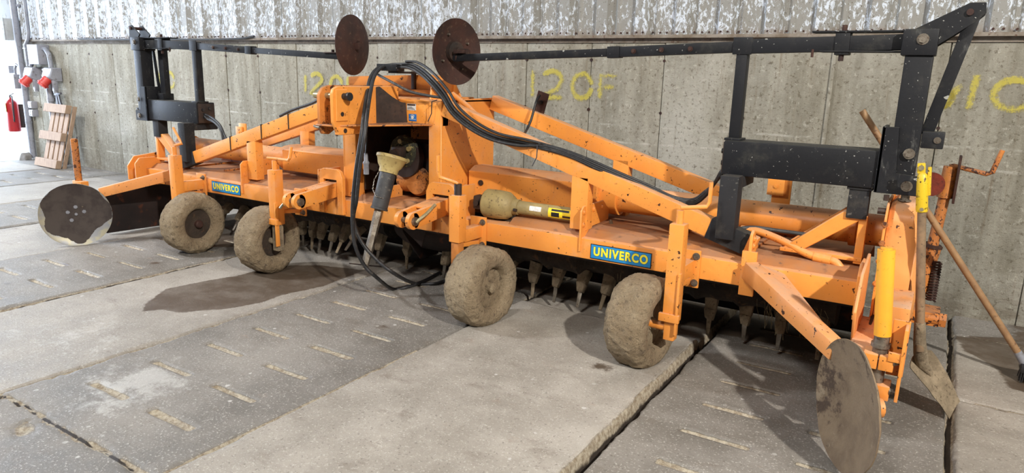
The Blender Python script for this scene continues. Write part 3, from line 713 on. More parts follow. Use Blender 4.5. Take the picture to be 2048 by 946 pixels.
    m = MB(); m.box(mx(2.70, s), mx(2.785, s), 3.455, 3.54, .812, .958, .005); m.box(mx(2.69, s), mx(2.795, s), 3.45, 3.60, .945, .958, .003); m.build('marker_foot', BLACKROUGH, T)
    # outer hinge plates and mast
    m = MB()
    m.prism([(mx(2.80, s), 3.425, .945), (mx(2.975, s), 3.425, .945), (mx(2.975, s), 3.425, 1.03), (mx(2.875, s), 3.425, 1.035), (mx(2.865, s), 3.425, 1.235), (mx(2.80, s), 3.425, 1.235)], (0, .012, 0), .002)
    m.box(mx(2.80, s), mx(2.815, s), 3.425, 3.615, .945, 1.235, .003)
    m.build('hinge_plate', BLACK, mbx)
    for q in ((2.925, .985), (2.915, 1.125)):
        m = MB(); m.bolt((mx(q[0], s), 3.425, q[1]), (0, -1, 0), .016, .010); m.build('pin', STEEL, mbx)
    m = MB()
    m.beam((mx(2.895, s), 3.49, .965), (mx(2.895, s), 3.49, 1.60), .105, .105, up=(0, 1, 0), bev=.006)
    m.build('mast', BLACK, T); mast = bpy.data.objects[[k for k in WL if k.startswith('mast')][-1]]
    m = MB(); m.box(mx(2.825, s), mx(2.955, s), 3.425, 3.565, 1.535, 1.642, .005); m.build('mast_head', BLACK, mast)
    m = MB(); m.bolt((mx(2.90, s), 3.425, 1.600), (0, -1, 0), .016, .012); m.build('pin', STEEL, mast)
    m = MB()
    ap = [(2.86, 1.640), (3.045, 1.742), (3.10, 1.742), (3.105, 1.70), (3.07, 1.665), (2.955, 1.575)] if s > 0 else [(2.86, 1.642), (2.835, 1.665), (2.945, 1.742), (2.985, 1.735), (2.995, 1.60), (2.955, 1.56)]
    for yy in (3.44, 3.53): m.prism([(mx(a_, s), yy, z_) for a_, z_ in ap], (0, .012, 0), .002)
    apx = m.build('hinge_arm', BLACK, mast)
    m = MB(); ax_ = (3.05, 1.705) if s > 0 else (2.955, 1.715)
    m.cyl((mx(ax_[0], s), 3.43, ax_[1]), (mx(ax_[0], s), 3.55, ax_[1]), .013, 14); m.build('pin', RUST, mast)
    m = MB(); b0 = V((mx(3.065, s), 3.50, 1.69)) if s > 0 else V((mx(2.96, s), 3.50, 1.60)); b1 = V((mx(2.965, s), 3.50, 1.205)) if s > 0 else V((mx(2.955, s), 3.50, 1.205))
    if s < 0: b0 = V((mx(2.86, s), 3.56, 1.58)); b1 = V((mx(2.80, s), 3.56, 1.13))
    m.beam(b0, b1, .050 if s > 0 else .03, .012, up=(0, 1, 0), bev=.002); m.build('stay_strap', BLACK, mast)
    m = MB()
    if s > 0: m.box(mx(2.95, s), mx(3.035, s), 3.46, 3.53, 1.150, 1.222, .006)
    else: m.box(mx(2.95, s), mx(2.99, s), 3.44, 3.50, .985, 1.05, .006)
    lug = m.build('lug', BLACK, mast)
    m = MB()
    if s > 0: m.cyl((mx(3.01, s), 3.455, 1.187), (mx(3.01, s), 3.462, 1.187), .014, 16)
    else: m.bolt((mx(2.97, s), 3.44, 1.02), (0, -1, 0), .014, .01)
    m.build('pin', STEEL, mast)
    # second upright on the left frame seen behind the mast
    if s < 0:
        m = MB(); m.beam((mx(2.735, s), 3.57, 1.12), (mx(2.735, s), 3.57, 1.56), .07, .05, up=(0, 1, 0)); m.box(mx(2.70, s), mx(2.90, s), 3.52, 3.62, 1.10, 1.18, .004); m.build('rear_upright', BLACK, mast)
    # horizontal marker arm
    m = MB(); Y = 3.50
    m.beam((mx(2.84, s), Y, 1.592), (mx(2.13, s), Y, 1.572), .062, .066)
    m.beam((mx(2.20, s), Y, 1.574), (mx(1.46, s), Y, 1.542), .050, .052)
    m.beam((mx(1.50, s), Y, 1.543), (mx(.425 if s > 0 else .50, s), Y, 1.503), .040, .042)
    arm = m.build('marker_arm', BLACK, T)
    m = MB(); m.beam((mx(1.52, s), Y, 1.5445), (mx(1.45, s), Y, 1.5415), .058, .060)
    m.build('arm_sleeve', BLACK, arm); m = MB(); m.beam((mx(2.62, s), Y, 1.586), (mx(2.56, s), Y, 1.584), .080, .098)
    m.box(mx(2.84, s), mx(2.46, s), Y-.045, Y+.045, 1.632, 1.640, .002); m.box(mx(2.84, s), mx(2.50, s), Y-.045, Y+.045, 1.548, 1.554, .002)
    m.build('arm_sleeve', BLACK, arm)
    for d, z in ((1.75, 1.555), (1.60, 1.548), (1.46+.44, 1.560)):
        m = MB(); m.bolt((mx(d, s), Y-.026, z), (0, -1, 0), .009, .010); m.build('bolt', RUST, arm)
    m = MB(); m.cyl((mx(2.59, s), Y-.02, 1.51), (mx(2.59, s), Y-.02, 1.665), .011, 10); m.cyl((mx(2.47, s), Y-.03, 1.525), (mx(2.47, s), Y-.03, 1.56), .006, 8); m.build('bolt', RUST, arm)
    m = MB(); m.beam((mx(2.155, s), Y, 1.122), (mx(2.155, s), Y, 1.55), .052, .056, up=(0, 1, 0)); m.box(mx(2.115, s), mx(2.195, s), Y-.05, Y+.05, 1.126, 1.138, .002); m.box(mx(2.11, s), mx(2.20, s), Y-.032, Y-.026, 1.535, 1.615, .002); m.build('arm_support', BLACK, arm)
    # rusty marker disc
    an = math.radians(-11 if s > 0 else 191); nx = V((math.cos(an), math.sin(an), 0)); dc = V((-2.625, 3.52, 1.540)) if s > 0 else V((-3.475, 3.52, 1.580))
    m = MB(); R_ = .198
    f_ = [(.0, .030), (.05, .030), (.10, .020), (.15, .009), (R_, -.012)]
    side = 1 if s > 0 else 1
    prof = [(max(r, .001), -h) for r, h in f_]+[(R_, .015)]+[(max(r, .001), -h+.005) for r, h in f_[::-1]]
    m.lathe(prof, dc, nx, 64); dsk = m.build('marker_disc', RUST, T)
    tow = V((1, 0, 0)) if s > 0 else V((-1, 0, 0))
    m = MB(); m.cyl(dc-nx*.03, dc+nx*.045, .030, 20); m.cyl(dc-nx*.02, dc+nx*.012, .062, 24)
    m.build('hub', GREASE, dsk)
    m = MB(); m.cyl(dc+nx*.03, dc+nx*.11, .019, 16); m.beam(dc+V((s*.02 if s > 0 else -.02, -.01, -.03)), V((mx(.46, s), 3.50, 1.503)), .05, .03) 
    m.box(dc.x+s*.03, dc.x+s*.10, 3.46, 3.54, dc.z-.01, dc.z+.012, .003)
    m.build('axle', RUST, dsk)
    for k in range(4):
        a = math.pi/2*k+.5; yv = V((0, 0, 1)).cross(nx)
        m = MB(); c_ = dc+(V((0, 0, 1))*math.sin(a)+yv*math.cos(a))*(.115 if s > 0 else .075); m.cyl(c_-nx*.012, c_+nx*.008, .006, 8); m.build('bolt', STEEL, dsk)
    if s < 0:     # bolt head side faces the camera
        m = MB(); m.cyl(dc-nx*.05, dc-nx*.02, .016, 12); m.box(dc.x+.02, dc.x+.075, 3.485, 3.50, dc.z-.03, dc.z+.015, .003); m.build('hub_nut', RUST, dsk)
        m = MB(); m.bolt((mx(.62, s), 3.50, 1.53), (0, 0, 1), .010, .02); m.box(mx(.56, s), mx(.68, s), 3.47, 3.53, 1.525, 1.532, .002); m.build('arm_end_clip', RUST, arm)
    # end of the machine: side shield, chain case or end plate
    m = MB(); x = mx(2.87, s)
    m.prism([(x, 3.02, .015), (x, 2.98, .30), (x, 3.05, .385), (x, 3.56, .43), (x, 4.20, .42), (x, 4.26, .10), (x, 4.1, .02), (x, 3.6, .0)], (s*.012, 0, 0), .002)
    m.build('side_shield', RUSTDK, T)
    m = MB(); x = mx(2.73, s) if s < 0 else mx(2.80, s)
    m.prism([(x, 3.24, .50), (x, 3.24, .60), (x, 3.28, .645), (x, 3.42, .645), (x, 3.48, .58), (x, 3.48, .40), (x, 3.24, .40)], (s*.014, 0, 0), .003)
    if s < 0:
        x = mx(2.92, s); m.prism([(x, 3.28, .44), (x, 3.28, .56), (x, 3.34, .64), (x, 3.55, .66), (x, 3.62, .58), (x, 3.62, .44)], (-.014, 0, 0), .003)
        m.box(mx(2.80, s), mx(2.93, s), 3.36, 3.50, .44, .58, .008)
    m.build('end_cheek', ORANGE, T)
# chain case, right end
m = MB(); x0, x1 = -.165, -.045
prof = [(3.36, .20), (3.33, .30), (3.33, .42), (3.42, .60), (3.56, .80), (3.62, .868), (3.70, .90), (3.80, .895), (3.88, .84), (3.92, .72), (3.95, .5), (4.0, .34), (3.9, .16), (3.6, .10)]
prof = [(3.42, .18), (3.36, .28), (3.345, .40), (3.35, .60), (3.37, .84), (3.40, .895), (3.47, .92), (3.80, .91), (3.88, .84), (3.92, .72), (3.95, .5), (4.0, .34), (3.9, .16), (3.6, .10)]
m.prism([(x0, y, z) for y, z in prof], (x1-x0, 0, 0), .022)
cc = m.build('chain_case', DUSTY, T)
m = MB(); sc_ = 1.0
m.prism([(x0-.012, y-.012 if y < 3.7 else y+.012, z) for y, z in prof], (.010, 0, 0), .002); m.build('case_flange', ORANGE, cc)
for q in ((3.36, .82), (3.345, .74), (3.338, .66), (3.335, .56)):
    m = MB(); m.bolt((x0-.006, q[0]-.016, q[1]), (0, -1, 0), .009, .008); m.build('bolt', ORANGE_DIRTY, cc)
m = MB(); m.bolt((-.115, 3.46, .918), (0, 0, 1), .018, .022); m.build('filler_cap', STEEL, cc)
m = MB(); m.cyl((x0-.02, 3.42, .915), (x0-.02, 3.42, .94), .012, 6); m.cyl((x0-.045, 3.40, .87), (x0-.01, 3.40, .87), .014, 8); m.build('bolt', GREASE, cc)
# lower bearing bulge of the chain case
m = MB(); m.lathe([(.02, 0), (.15, 0), (.17, .015), (.17, .075), (.12, .10), (.02, .10)], (-.115, 3.55, .50), (1, 0, 0), 40); m.build('bearing_bulge', DUSTY, cc)
# front mount for the disc shaft: side cheek, clamps
for s in SG:
    # carrying arm
    m = MB()
    a = V((mx(2.335, s), 3.30, .535)); b = V((mx(2.80, s), 2.84, .385)) if s > 0 else V((-5.69, 2.89, .405))
    m.beam(a, b, .070, .085, bev=.006, w2=.060, h2=.075)
    m.prism([a+V((s*.03, .0, .04)), b+V((-s*.02, .02, .03)), b+V((0, .05, .02)), a+V((s*.15, .04, .0))], (0, 0, -.008), .002)
    darm = m.build('disc_arm', DUSTY, T)
    x = mx(2.325, s); m = MB()
    m.prism([(x-.008, 3.315, .40), (x-.008, 3.315, .70), (x-.008, 3.345, .72), (x-.008, 3.46, .62), (x-.008, 3.36, .59), (x-.008, 3.33, .40)], (.014, 0, 0), .002)
    m.box(x-.035, x+.035, 3.312, 3.330, .40, .62, .003); m.build('arm_plate', ORANGE, darm)
    for q in (.64, .675):
        m = MB(); m.bolt((x+.006, 3.35, q), (1, 0, 0), .010, .008); m.build('bolt', ORANGE, darm)
    # vertical shaft pole
    sx, sy = (-.096, 2.80) if s > 0 else (-5.82, 2.80)
    m = MB(); tx = sx-.030*(s > 0); m.cyl((sx, sy, .50 if s > 0 else .44), (tx, sy, .826), .030 if s > 0 else .026, 22); m.cyl((tx, sy, .826), (tx, sy, .833), .020, 22)
    pole = m.build('disc_pole', YELLOWP if s > 0 else ORANGE_DIRTY, T)
    m = MB(); m.cyl((sx, sy, .30), (sx, sy, .50), .027, 18); m.cyl((sx, sy, .455), (sx, sy, .47), .034, 18); m.build('shaft', STEEL, pole)
    for z0 in (.405, .290):
        m = MB()
        for hx in (-1, 1): m.box(sx+hx*.002, sx+hx*.052, sy-.045, sy+.045, z0-.028, z0+.028, .005)
        m.box(sx-.04, sx+.04, sy+.01, sy+.044, z0-.026, z0+.026, .002); m.build('shaft_clamp', ORANGE, pole)
    for z0 in (.405, .290):
        m = MB(); m.cyl((sx-.085, sy-.030, z0+.01), (sx+.075, sy-.030, z0+.01), .007, 8); m.bolt((sx-.060, sy-.030, z0+.01), (-1, 0, 0), .012, .012); m.bolt((sx+.052, sy-.030, z0+.01), (1, 0, 0), .012, .012); m.build('bolt', STEEL, pole)
    m = MB(); m.box(sx+.028*s, sx+.085*s, sy+.03, sy+.040, .34, .56, .003) if s > 0 else m.box(sx-.04, sx+.09, sy-.03, sy+.03, .44, .50, .004)
    m.box(sx+.07*s, sx+.082*s, sy-.055, sy+.05, .27, .55, .003) if s > 0 else None
    m.box(sx+.03*s, sx+.08*s, sy-.05, sy-.035, .42, .455, .002) if s > 0 else None
    m.build('mount_plate', ORANGE, pole)
    # knuckle to the disc hub
    m = MB(); hc = V((sx-s*.0, sy-.0, .225)); m.cyl((sx, sy, .215), (sx, sy, .27), .040, 20)
    an = math.radians(211 if s > 0 else -29); nx = V((math.cos(an), math.sin(an), 0)) # faces away from the hub
    dc = V((-.165, 2.67, .243)) if s > 0 else V((-5.745, 2.715, .243))
    m.cyl(dc-nx*.12, dc-nx*.046, .036, 22); m.build('disc_hub', ORANGE, pole)
    m = MB(); R_ = .250
    f_ = [(.001, .040)]+[(r_/100, .040-.048*(r_/25)**2*.95) for r_ in range(2, 25, 2)]+[(R_, -.008)]
    # the hollow side is the one turned away from the hub
    prof = [(r, -h) for r, h in f_]+[(R_, .012)]+[(r, -h+.006) for r, h in f_[::-1]]
    def dd(p, r, nx=nx): return p
    m.lathe([(r, h) for r, h in prof], dc, nx, 96, disp=(lambda p, r: p+nx*(nz(p, 9)*.006+nz(p, 25)*.003)) if s > 0 else None)
    # a finer face: subdivide radially
    dk = m.build('furrow_disc', DISCMUD if s > 0 else DISCDARK, T, ang=50)
    if s < 0:
        me_ = dk.data; at_ = me_.attributes.new('bare', 'FLOAT', 'POINT'); yv = V((0, 0, 1)).cross(nx)
        for i, v in enumerate(me_.vertices):
            w_ = WL[dk.name]+v.co-dc; r_ = (w_-nx*w_.dot(nx)).length; ang = math.atan2(w_.z, w_.dot(yv))
            low = max(0, nz((math.cos(ang)*1.1, math.sin(ang)*1.1, .3), 1.3, 5)*1.6+.30-.55*math.sin(ang))
            at_.data[i].value = max(0, min(1.2, (r_-(.250-.045*low))/.035+.5))
        for k in range(5):
            a_ = 2*math.pi*k/5+.3; c_ = dc+nx*-.036+(V((0, 0, 1))*math.sin(a_)+yv*math.cos(a_))*.058
            if k == 4: c_ = dc-nx*.036
            m = MB(); m.cyl(c_-nx*.004, c_+nx*.010, .015 if k != 4 else .012, 6); m.cyl(c_+nx*.008, c_+nx*.016, .009, 10); m.build('bolt', GREYPIPE, dk)
# cheek beside the right pole
m = MB(); m.prism([(-.215, 3.02, .36), (-.215, 2.95, .52), (-.215, 3.05, .66), (-.215, 3.28, .70), (-.215, 3.34, .62), (-.215, 3.34, .36)], (.012, 0, 0), .003)
m.box(-.21, -.10, 2.86, 3.34, .33, .40, .006); m.box(-.105, -.02, 3.0, 3.3, .40, .56, .006)
m.build('pole_cheek', DUSTY, T)
# rear levelling screw, spring and crank at the right end
m = MB(); m.cyl((-.03, 4.10, .22), (.02, 4.12, .60), .042, 22); m.cyl((.02, 4.12, .60), (.035, 4.13, .86), .026, 18); m.cyl((.034, 4.13, .86), (.045, 4.135, 1.02), .036, 18)
ls = m.build('levelling_screw', ORANGE_DIRTY, T)
m = MB(); m.tube([(.035, 4.13, 1.02), (.05, 4.13, 1.025), (.195, 4.10, 1.00), (.215, 4.10, 1.01), (.24, 4.10, 1.12)], .011, 10); m.build('crank_handle', ORANGE_DIRTY, ls)
m = MB()
hp = [V((.052+.020*math.cos(t*.785), 4.09+.020*math.sin(t*.785), .32+.0018*t)) for t in range(0, 120)]
m.tube(hp, .0055, 6); m.build('spring', RUST, ls)
m = MB(); m.lathe([(.01, 0), (.06, 0), (.06, .012), (.01, .012)], (-.03, 4.07, .93), (0, -1, 0), 24); m.cyl((-.03, 4.065, .93), (-.03, 4.13, .93), .02, 12); m.cyl((-.03, 4.12, .93), (.04, 4.13, .94), .016, 12); m.build('round_plate', dirty('red brown primer', lin((128, 52, 34)), lin((104, 44, 32)), lin((80, 40, 30)), 12), ls)
m = MB(); m.cyl((.012, 4.12, .60), (.014, 4.12, .615), .055, 6); m.build('collar', RUST, ls); m = MB(); m.box(.07, .082, 4.07, 4.14, .84, 1.08, .002); m.build('stop_plate', RUST, ls)
m = MB(); m.box(-.08, .10, 3.9, 4.05, .24, .31, .006); m.cyl((.02, 3.92, .275), (.12, 3.92, .275), .03, 16); m.cyl((.10, 3.92, .275), (.13, 3.92, .275), .038, 6)
m.prism([(-.06, 3.6, .30), (-.06, 3.6, .50), (-.06, 4.0, .48), (-.06, 4.08, .26)], (.012, 0, 0), .003); m.build('rear_link', ORANGE_DIRTY, T)
# ------------------------------ headstock
for s in SG:
    x = mx(.42, s); xi = mx(.32, s) if s > 0 else mx(.305, s)
    m = MB()
    m.box(xi, x-s*.004, 3.377, 3.46, .57, 1.245, .006)
    m.prism([(x, 3.375, .58), (x, 3.375, 1.247), (x, 3.96, 1.262), (x, 3.96, .60)], (-s*.012, 0, 0), .003)
    m.box(x-s*.015, mx(.34, s), 3.90, 3.957, .58, 1.255, .004)
    m.build('headstock_leg', ORANGE, T)
m = MB(); m.prism([(mx(.29, -1), 3.44, .62), (mx(.29, -1), 3.44, 1.1), (mx(.29, -1), 3.95, 1.1), (mx(.29, -1), 3.95, .62)], (.008, 0, 0), .001); m.build('inner_guard', GREASE, T)
m = MB()
m.box(mx(.41, -1), mx(.42, 1), 3.385, 3.45, 1.09, 1.247, .006)
m.box(mx(.41, -1), mx(.42, 1), 3.45, 3.96, 1.235, 1.250, .003)
m.build('headstock_header', ORANGE, T)
m = MB(); m.box(mx(.33, -1), mx(.33, 1), 3.92, 3.94, .62, 1.24, .003); m.build('back_plate', ORANGE_DIRTY, T)
# rear cross box on top
m = MB(); m.prism([(-3.74, 3.72, 1.25), (-3.74, 3.72, 1.368), (-3.66, 3.72, 1.375), (-2.98, 3.72, 1.40), (-2.80, 3.72, 1.392), (-2.70, 3.72, 1.22), (-2.70, 3.72, 1.2)], (0, .012, 0), .003)
m.box(-3.74, -2.72, 3.73, 3.86, 1.25, 1.262, .003); m.box(-3.74, -2.80, 3.73, 3.83, 1.362, 1.372, .003); m.box(-3.69, -2.9, 3.70, 3.722, 1.262, 1.30, .003)
m.build('cross_channel', ORANGE, T)
m = MB(); m.prism([(-2.80, 3.48, 1.24), (-2.80, 3.50, 1.35), (-2.80, 3.72, 1.39), (-2.80, 3.72, 1.24)], (.012, 0, 0), .003); m.build('channel_gusset', ORANGE, T)
# top link clevis
m = MB()
rp = [(3.38, 1.095), (3.38, 1.325), (2.865, 1.322), (2.83, 1.308), (2.818, 1.28), (2.82, 1.12), (2.85, 1.06), (2.88, 1.045), (3.05, 1.045), (3.05, 1.095)]
m.prism([(-2.985, y, z) for y, z in rp], (.022, 0, 0), .004)
m.prism([(-2.965, y, z) for y, z in ((2.84, 1.125), (2.84, 1.305), (2.93, 1.305), (2.93, 1.125))], (.010, 0, 0), .003)
m.box(-2.985, -2.95, 2.85, 3.04, 1.048, 1.092, .004)
tl = m.build('top_link_clevis', ORANGE, T)
m = MB(); lp = [(3.38, 1.095), (3.38, 1.325), (2.92, 1.325), (2.87, 1.31), (2.84, 1.27), (2.84, 1.08), (2.86, 1.045), (2.91, 1.04), (2.96, 1.07), (3.0, 1.10)]
m.prism([(-3.115, y, z) for y, z in lp], (.022, 0, 0), .004); m.build('clevis_plate', ORANGE_DIRTY, tl)
m = MB(); m.cyl((-3.19, 2.90, 1.265), (-2.93, 2.90, 1.265), .018, 18); m.cyl((-2.955, 2.90, 1.265), (-2.925, 2.90, 1.265), .013, 18); m.build('pin', ZINC, tl)
m = MB(); m.cyl((-2.956, 2.90, 1.265), (-2.925, 2.90, 1.265), .019, 18); m.cyl((-2.925, 2.90, 1.265), (-2.905, 2.90, 1.265), .024, 18); m.build('pin_knob', RUBBER, tl)
for q, r in (((2.885, 1.165), .013), ((2.90, 1.07), .014)):
    m = MB(); m.cyl((-2.956 if q[1] > 1.1 else -2.951, q[0], q[1]), (-2.9535 if q[1] > 1.1 else -2.949, q[0], q[1]), r, 18); m.build('pin_hole', GREASE, tl)
m = MB(); m.tube([(-3.14, 2.84, 1.09), (-3.115, 2.835, 1.085), (-3.09, 2.835, 1.085)], .008, 8); m.build('cotter', STEEL, tl)
m = MB(); m.prism([(-2.985, 2.83, 1.093), (-2.69, 3.36, 1.093), (-2.69, 3.45, 1.093), (-3.36, 3.45, 1.093), (-3.36, 3.36, 1.093), (-3.115, 2.83, 1.093)], (0, 0, .010), .003); m.build('shelf_plate', ORANGE_DIRTY, T)
m = MB(); m.prism([(-2.963, 3.17, 1.10), (-2.963, 3.17, 1.318), (-2.955, 3.20, 1.322), (-2.925, 3.28, 1.26), (-2.905, 3.33, 1.228), (-2.895, 3.37, 1.225), (-2.895, 3.385, 1.10)], (-.010, .004, 0), .003); m.build('gusset', GREASE, T)
for x, z, w_, h_, mt in ((-2.862, 1.20, .072, .040, WHITE), (-2.853, 1.135, .062, .044, DBLUE2)):
    m = MB(); m.box(x-w_/2, x+w_/2, 3.3825, 3.3845, z-h_/2, z+h_/2, .0006); st = m.build('sticker', mt, T)
    m = MB()
    if mt is WHITE:
        m.box(x-w_/2+.004, x+w_/2-.004, 3.3818, 3.3826, z+.008, z+.017, 0)
        for k in range(3): m.box(x-w_/2+.006, x+w_/2-.008-.01*k, 3.3818, 3.3826, z-.014+k*.006, z-.0115+k*.006, 0)
        m.build('sticker_print', RUST, st)
    else:
        m.lathe([(.001, 0), (.011, 0), (.011, .0008), (.001, .0008)], (x, 3.3818, z+.002), (0, -1, 0), 20); m.box(x-w_/2+.004, x+w_/2-.004, 3.3818, 3.3826, z-.0115, z-.009, 0)
        m.tube([V((x, 3.382, z+.002))+V((math.cos(a), 0, math.sin(a)))*.016 for a in (math.radians(20+14*i) for i in range(11))], .0012, 5)
        m.build('sticker_print', WHITE, st)
# lower hitch arms
for s in SG:
    x0 = mx(.475, s)
    for off in (-.042, .042):
        m = MB(); xa = x0+off
        a_ = V((xa, 2.985, .580)); b_ = V((xa+.01*0, 3.36, .625)); m.beam(a_, b_, .026, .098, bev=.005)
        m.cyl((xa-.013, 2.985, .580), (xa+.013, 2.985, .580), .049, 28)
        if off > 0: m.beam(V((x0, 3.10, .636)), V((x0, 3.36, .664)), .080, .012)
        la = m.build('lower_hitch_arm', ORANGE, T)
    m = MB(); m.cyl((x0-.075, 2.985, .580), (x0+.075, 2.985, .580), .017, 16); m.cyl((x0+.055, 2.985, .580), (x0+.072, 2.985, .580), .026, 8); m.build('hitch_pin', STEEL, la)
    if s > 0:
        m = MB(); m.tube([(x0+.072, 2.985, .575), (x0+.082, 2.995, .59), (x0+.10, 3.04, .62), (x0+.11, 3.11, .665)], .010, 10); m.build('pin_handle', ZINC, la)
    else:
        m = MB(); m.tube([(x0-.07, 2.985, .578), (x0-.12, 2.97, .52)], .008, 8); m.build('pin_handle', ZINC, la)
    m = MB()
    X0, X1 = x0-.115, x0+.115
    m.prism([(X0, 3.30, .45), (X0, 3.30, .70), (X0+.02, 3.30, .745), (X0+.05, 3.30, .760), (X1-.05, 3.30, .760), (X1-.02, 3.30, .745), (X1, 3.30, .70), (X1, 3.30, .45), (x0+.065, 3.30, .45), (x0+.065, 3.30, .69), (x0-.065, 3.30, .69), (x0-.065, 3.30, .45)], (0, .028, 0), .003)
    m.box(X1-.012, X1+.004, 3.30, 3.50, .50, .745, .003) if s > 0 else m.box(X0-.004, X0+.012, 3.30, 3.5, .5, .745, .003)
    m.build('hitch_bracket', ORANGE, T)
    m = MB(); m.box(x0-.064, x0+.064, 3.325, 3.332, .66, .69, .001); m.build('bracket_opening', GREASE, T)
m = MB(); m.prism([(-2.50, 3.36, .60), (-2.50, 3.36, .72), (-2.50, 3.47, .74), (-2.50, 3.62, .64), (-2.50, 3.62, .60)], (.012, 0, 0), .003); m.build('deck_gusset', ORANGE, T)
m = MB(); m.box(-3.10, -3.085, 3.34, 3.55, .59, .67, .003); m.build('deck_gusset', ORANGE, T)
# gearbox
m = MB()
m.box(-3.18, -2.80, 3.58, 3.80, .61, .96, .03); m.lathe([(.02, 0), (.115, 0), (.13, .02), (.13, .07), (.02, .07)], (-3.02, 3.56, .86), (0, -1, 0), 30)
gb = m.build('gearbox', RUSTDK, T)
m = MB(); m.lathe([(.01, 0), (.098, 0), (.098, .02), (.085, .04), (.01, .045)], (-2.945, 3.56, .705), (0, -1, 0), 36); m.cyl((-3.11, 3.60, .70), (-2.945, 3.60, .70), .085, 30); gc = m.build('gearbox_cover', ORANGE_DIRTY, gb)
for k in range(8):
    a = k*math.pi/4; m = MB(); m.bolt((-2.945+.082*math.cos(a), 3.54, .705+.082*math.sin(a)), (0, -1, 0), .008, .008); m.build('bolt', ORANGE_DIRTY, gb)
m = MB(); m.cyl((-3.45, 3.75, .70), (-2.6, 3.75, .70), .05, 20); m.build('cross_shaft', GREASE, gb)
# driveshaft into the gearbox
j0 = V((-3.02, 3.47, .905)); m = MB(); m.lathe([(.01, 0), (.108, 0), (.112, .01), (.108, .03), (.085, .05), (.01, .05)], (-3.02, 3.515, .90), (0.1, -1, -.1), 36); m.cyl((-3.02, 3.54, .9), j0, .035, 16)
dsf = m.build('coupling', dirty('dark green grey casting', lin((64, 62, 40)), lin((36, 36, 30)), lin((150, 140, 90)), 11, .5, .006), T)
for k in range(5):
    a = k*1.256+.4; m = MB(); c_ = V((-3.02, 3.475, .90))+V((math.cos(a)*.072, 0, math.sin(a)*.072)); m.cyl(c_, c_+V((.003, -.022, -.003)), .016, 12); m.build('coupling_bolt', CREAM2, dsf)
k0 = V((-2.985, 3.335, .878)); k1 = V((-3.02, 3.10, .18)); dr = (k1-k0).normalized()
m = MB(); m.cyl(j0, k0-dr*.02, .030, 14); m.box(-3.035, -2.96, 3.38, 3.45, .87, .94, .012); m.build('universal_joint', GREASE, dsf)
m = MB(); m.lathe([(.095, 0), (.100, .004), (.100, .020), (.092, .026), (.078, .065), (.062, .085), (.060, .115), (.05, .115), (.05, .09), (.07, .06), (.085, .02), (.085, 0)], k0-dr*.01, dr, 48, close=True); m.build('guard_cone', CREAM, dsf)
m = MB(); m.lathe([(.001, .08), (.052, .08), (.052, .33), (.056, .335), (.056, .345), (.045, .345), (.045, .30), (.001, .30)], k0, dr, 36); m.build('guard_tube', GREYRUB, dsf)
m = MB(); m.lathe([(.001, .28), (.027, .28), (.029, .40), (.026, .52), (.028, .60), (.022, .735), (.001, .735)], k0, dr, 6); m.build('inner_shaft', STEEL, dsf, ang=20)
m = MB()
cp = [k0+dr*.075+V((-.065, -.01, -.01)), k0+dr*.15+V((-.075, -.03, 0)), k0+dr*.21+V((-.05, -.05, 0)), k0+dr*.25+V((.0, -.062, 0)), k0+dr*.26+V((.05, -.04, 0))]
for a, b in zip(cp, cp[1:]):
    n_ = max(2, int((b-a).length/.011))
    for i in range(n_):
        p = a.lerp(b, i/n_); q = a.lerp(b, (i+.9)/n_); m.tube([p+V((.004*(i % 2), 0, 0)), q-V((.004*(i % 2), 0, 0))], .0032, 5)
m.build('chain', STEEL, dsf)
# hanging plug inside the headstock
m = MB(); m.tube([(-3.22, 3.36, 1.09), (-3.22, 3.355, .98), (-3.225, 3.35, .88)], .007, 8); m.build('plug_cable', RUBBER, T)
m = MB(); m.lathe([(.001, 0), (.012, 0), (.014, -.05), (.021, -.06), (.021, -.07), (.018, -.075), (.018, -.14), (.001, -.14)], (-3.225, 3.35, .885), (0, .0, 1), 20); m.build('plug', GREYPIPE, T)
# ------------------------------ hydraulic hoses
def hose(pts, r, name='hydraulic_hose', mat=RUBBER, par=T):
    m = MB(); m.tube(pts, r, 9, spline=True); return m.build(name, mat, par, ang=80)
mp = at(781, 135, 3.49); m = MB(); m.box(mp.x-.085, mp.x+.085, 3.45, 3.53, mp.z-.022, mp.z+.022, .004); mf = m.build('hose_manifold', BLACK, T)
m = MB(); m.box(mp.x-.03, mp.x+.05, 3.50, 3.74, mp.z-.036, mp.z-.022, .002); m.box(mp.x-.005, mp.x+.025, 3.70, 3.72, 1.30, mp.z-.02, .002); m.build('manifold_foot', GREASE, mf)
hl = lambda dx, dy: [at(800+dx, 130+dy, 3.50), at(775+dx, 131+dy, 3.49), at(755+dx, 137+dy, 3.42), at(741+dx, 155+dy, 3.28), at(734+dx, 185+dy, 3.08), at(728+dx, 225+dy, 2.93), at(722+dx, 275+dy, 2.86), at(712+dx, 340+dy, 2.85), at(706+dx, 400+dy, 2.87)]
hose(hl(0, 0)+[at(705, 440, 2.88), at(710, 490, 2.90), at(728, 530, 2.95), at(752, 557, 3.02)+V((0, 0, .01))]+[atz(785, 578, .014), atz(815, 574, .014), atz(850, 561, .014), atz(880, 545, .014)], .0115)
hose(hl(7, -1)+[at(707, 440, 2.93), at(722, 482, 2.96), at(752, 518, 3.0), at(790, 548, 3.05)]+[atz(830, 567, .016), atz(870, 567, .016), atz(905, 556, .016)], .0115)
ht = lambda dx, dy, dY=0: [at(800+dx, 131+dy, 3.50+dY), at(820+dx, 132+dy, 3.48+dY), at(840+dx, 142+dy, 3.44+dY), at(860+dx, 160+dy, 3.38+dY), at(885+dx, 190+dy, 3.36+dY), at(905+dx, 222+dy, 3.36+dY), at(940+dx, 252+dy, 3.36+dY), at(985+dx, 275+dy, 3.37+dY), at(1040+dx, 287+dy, 3.37+dY)]
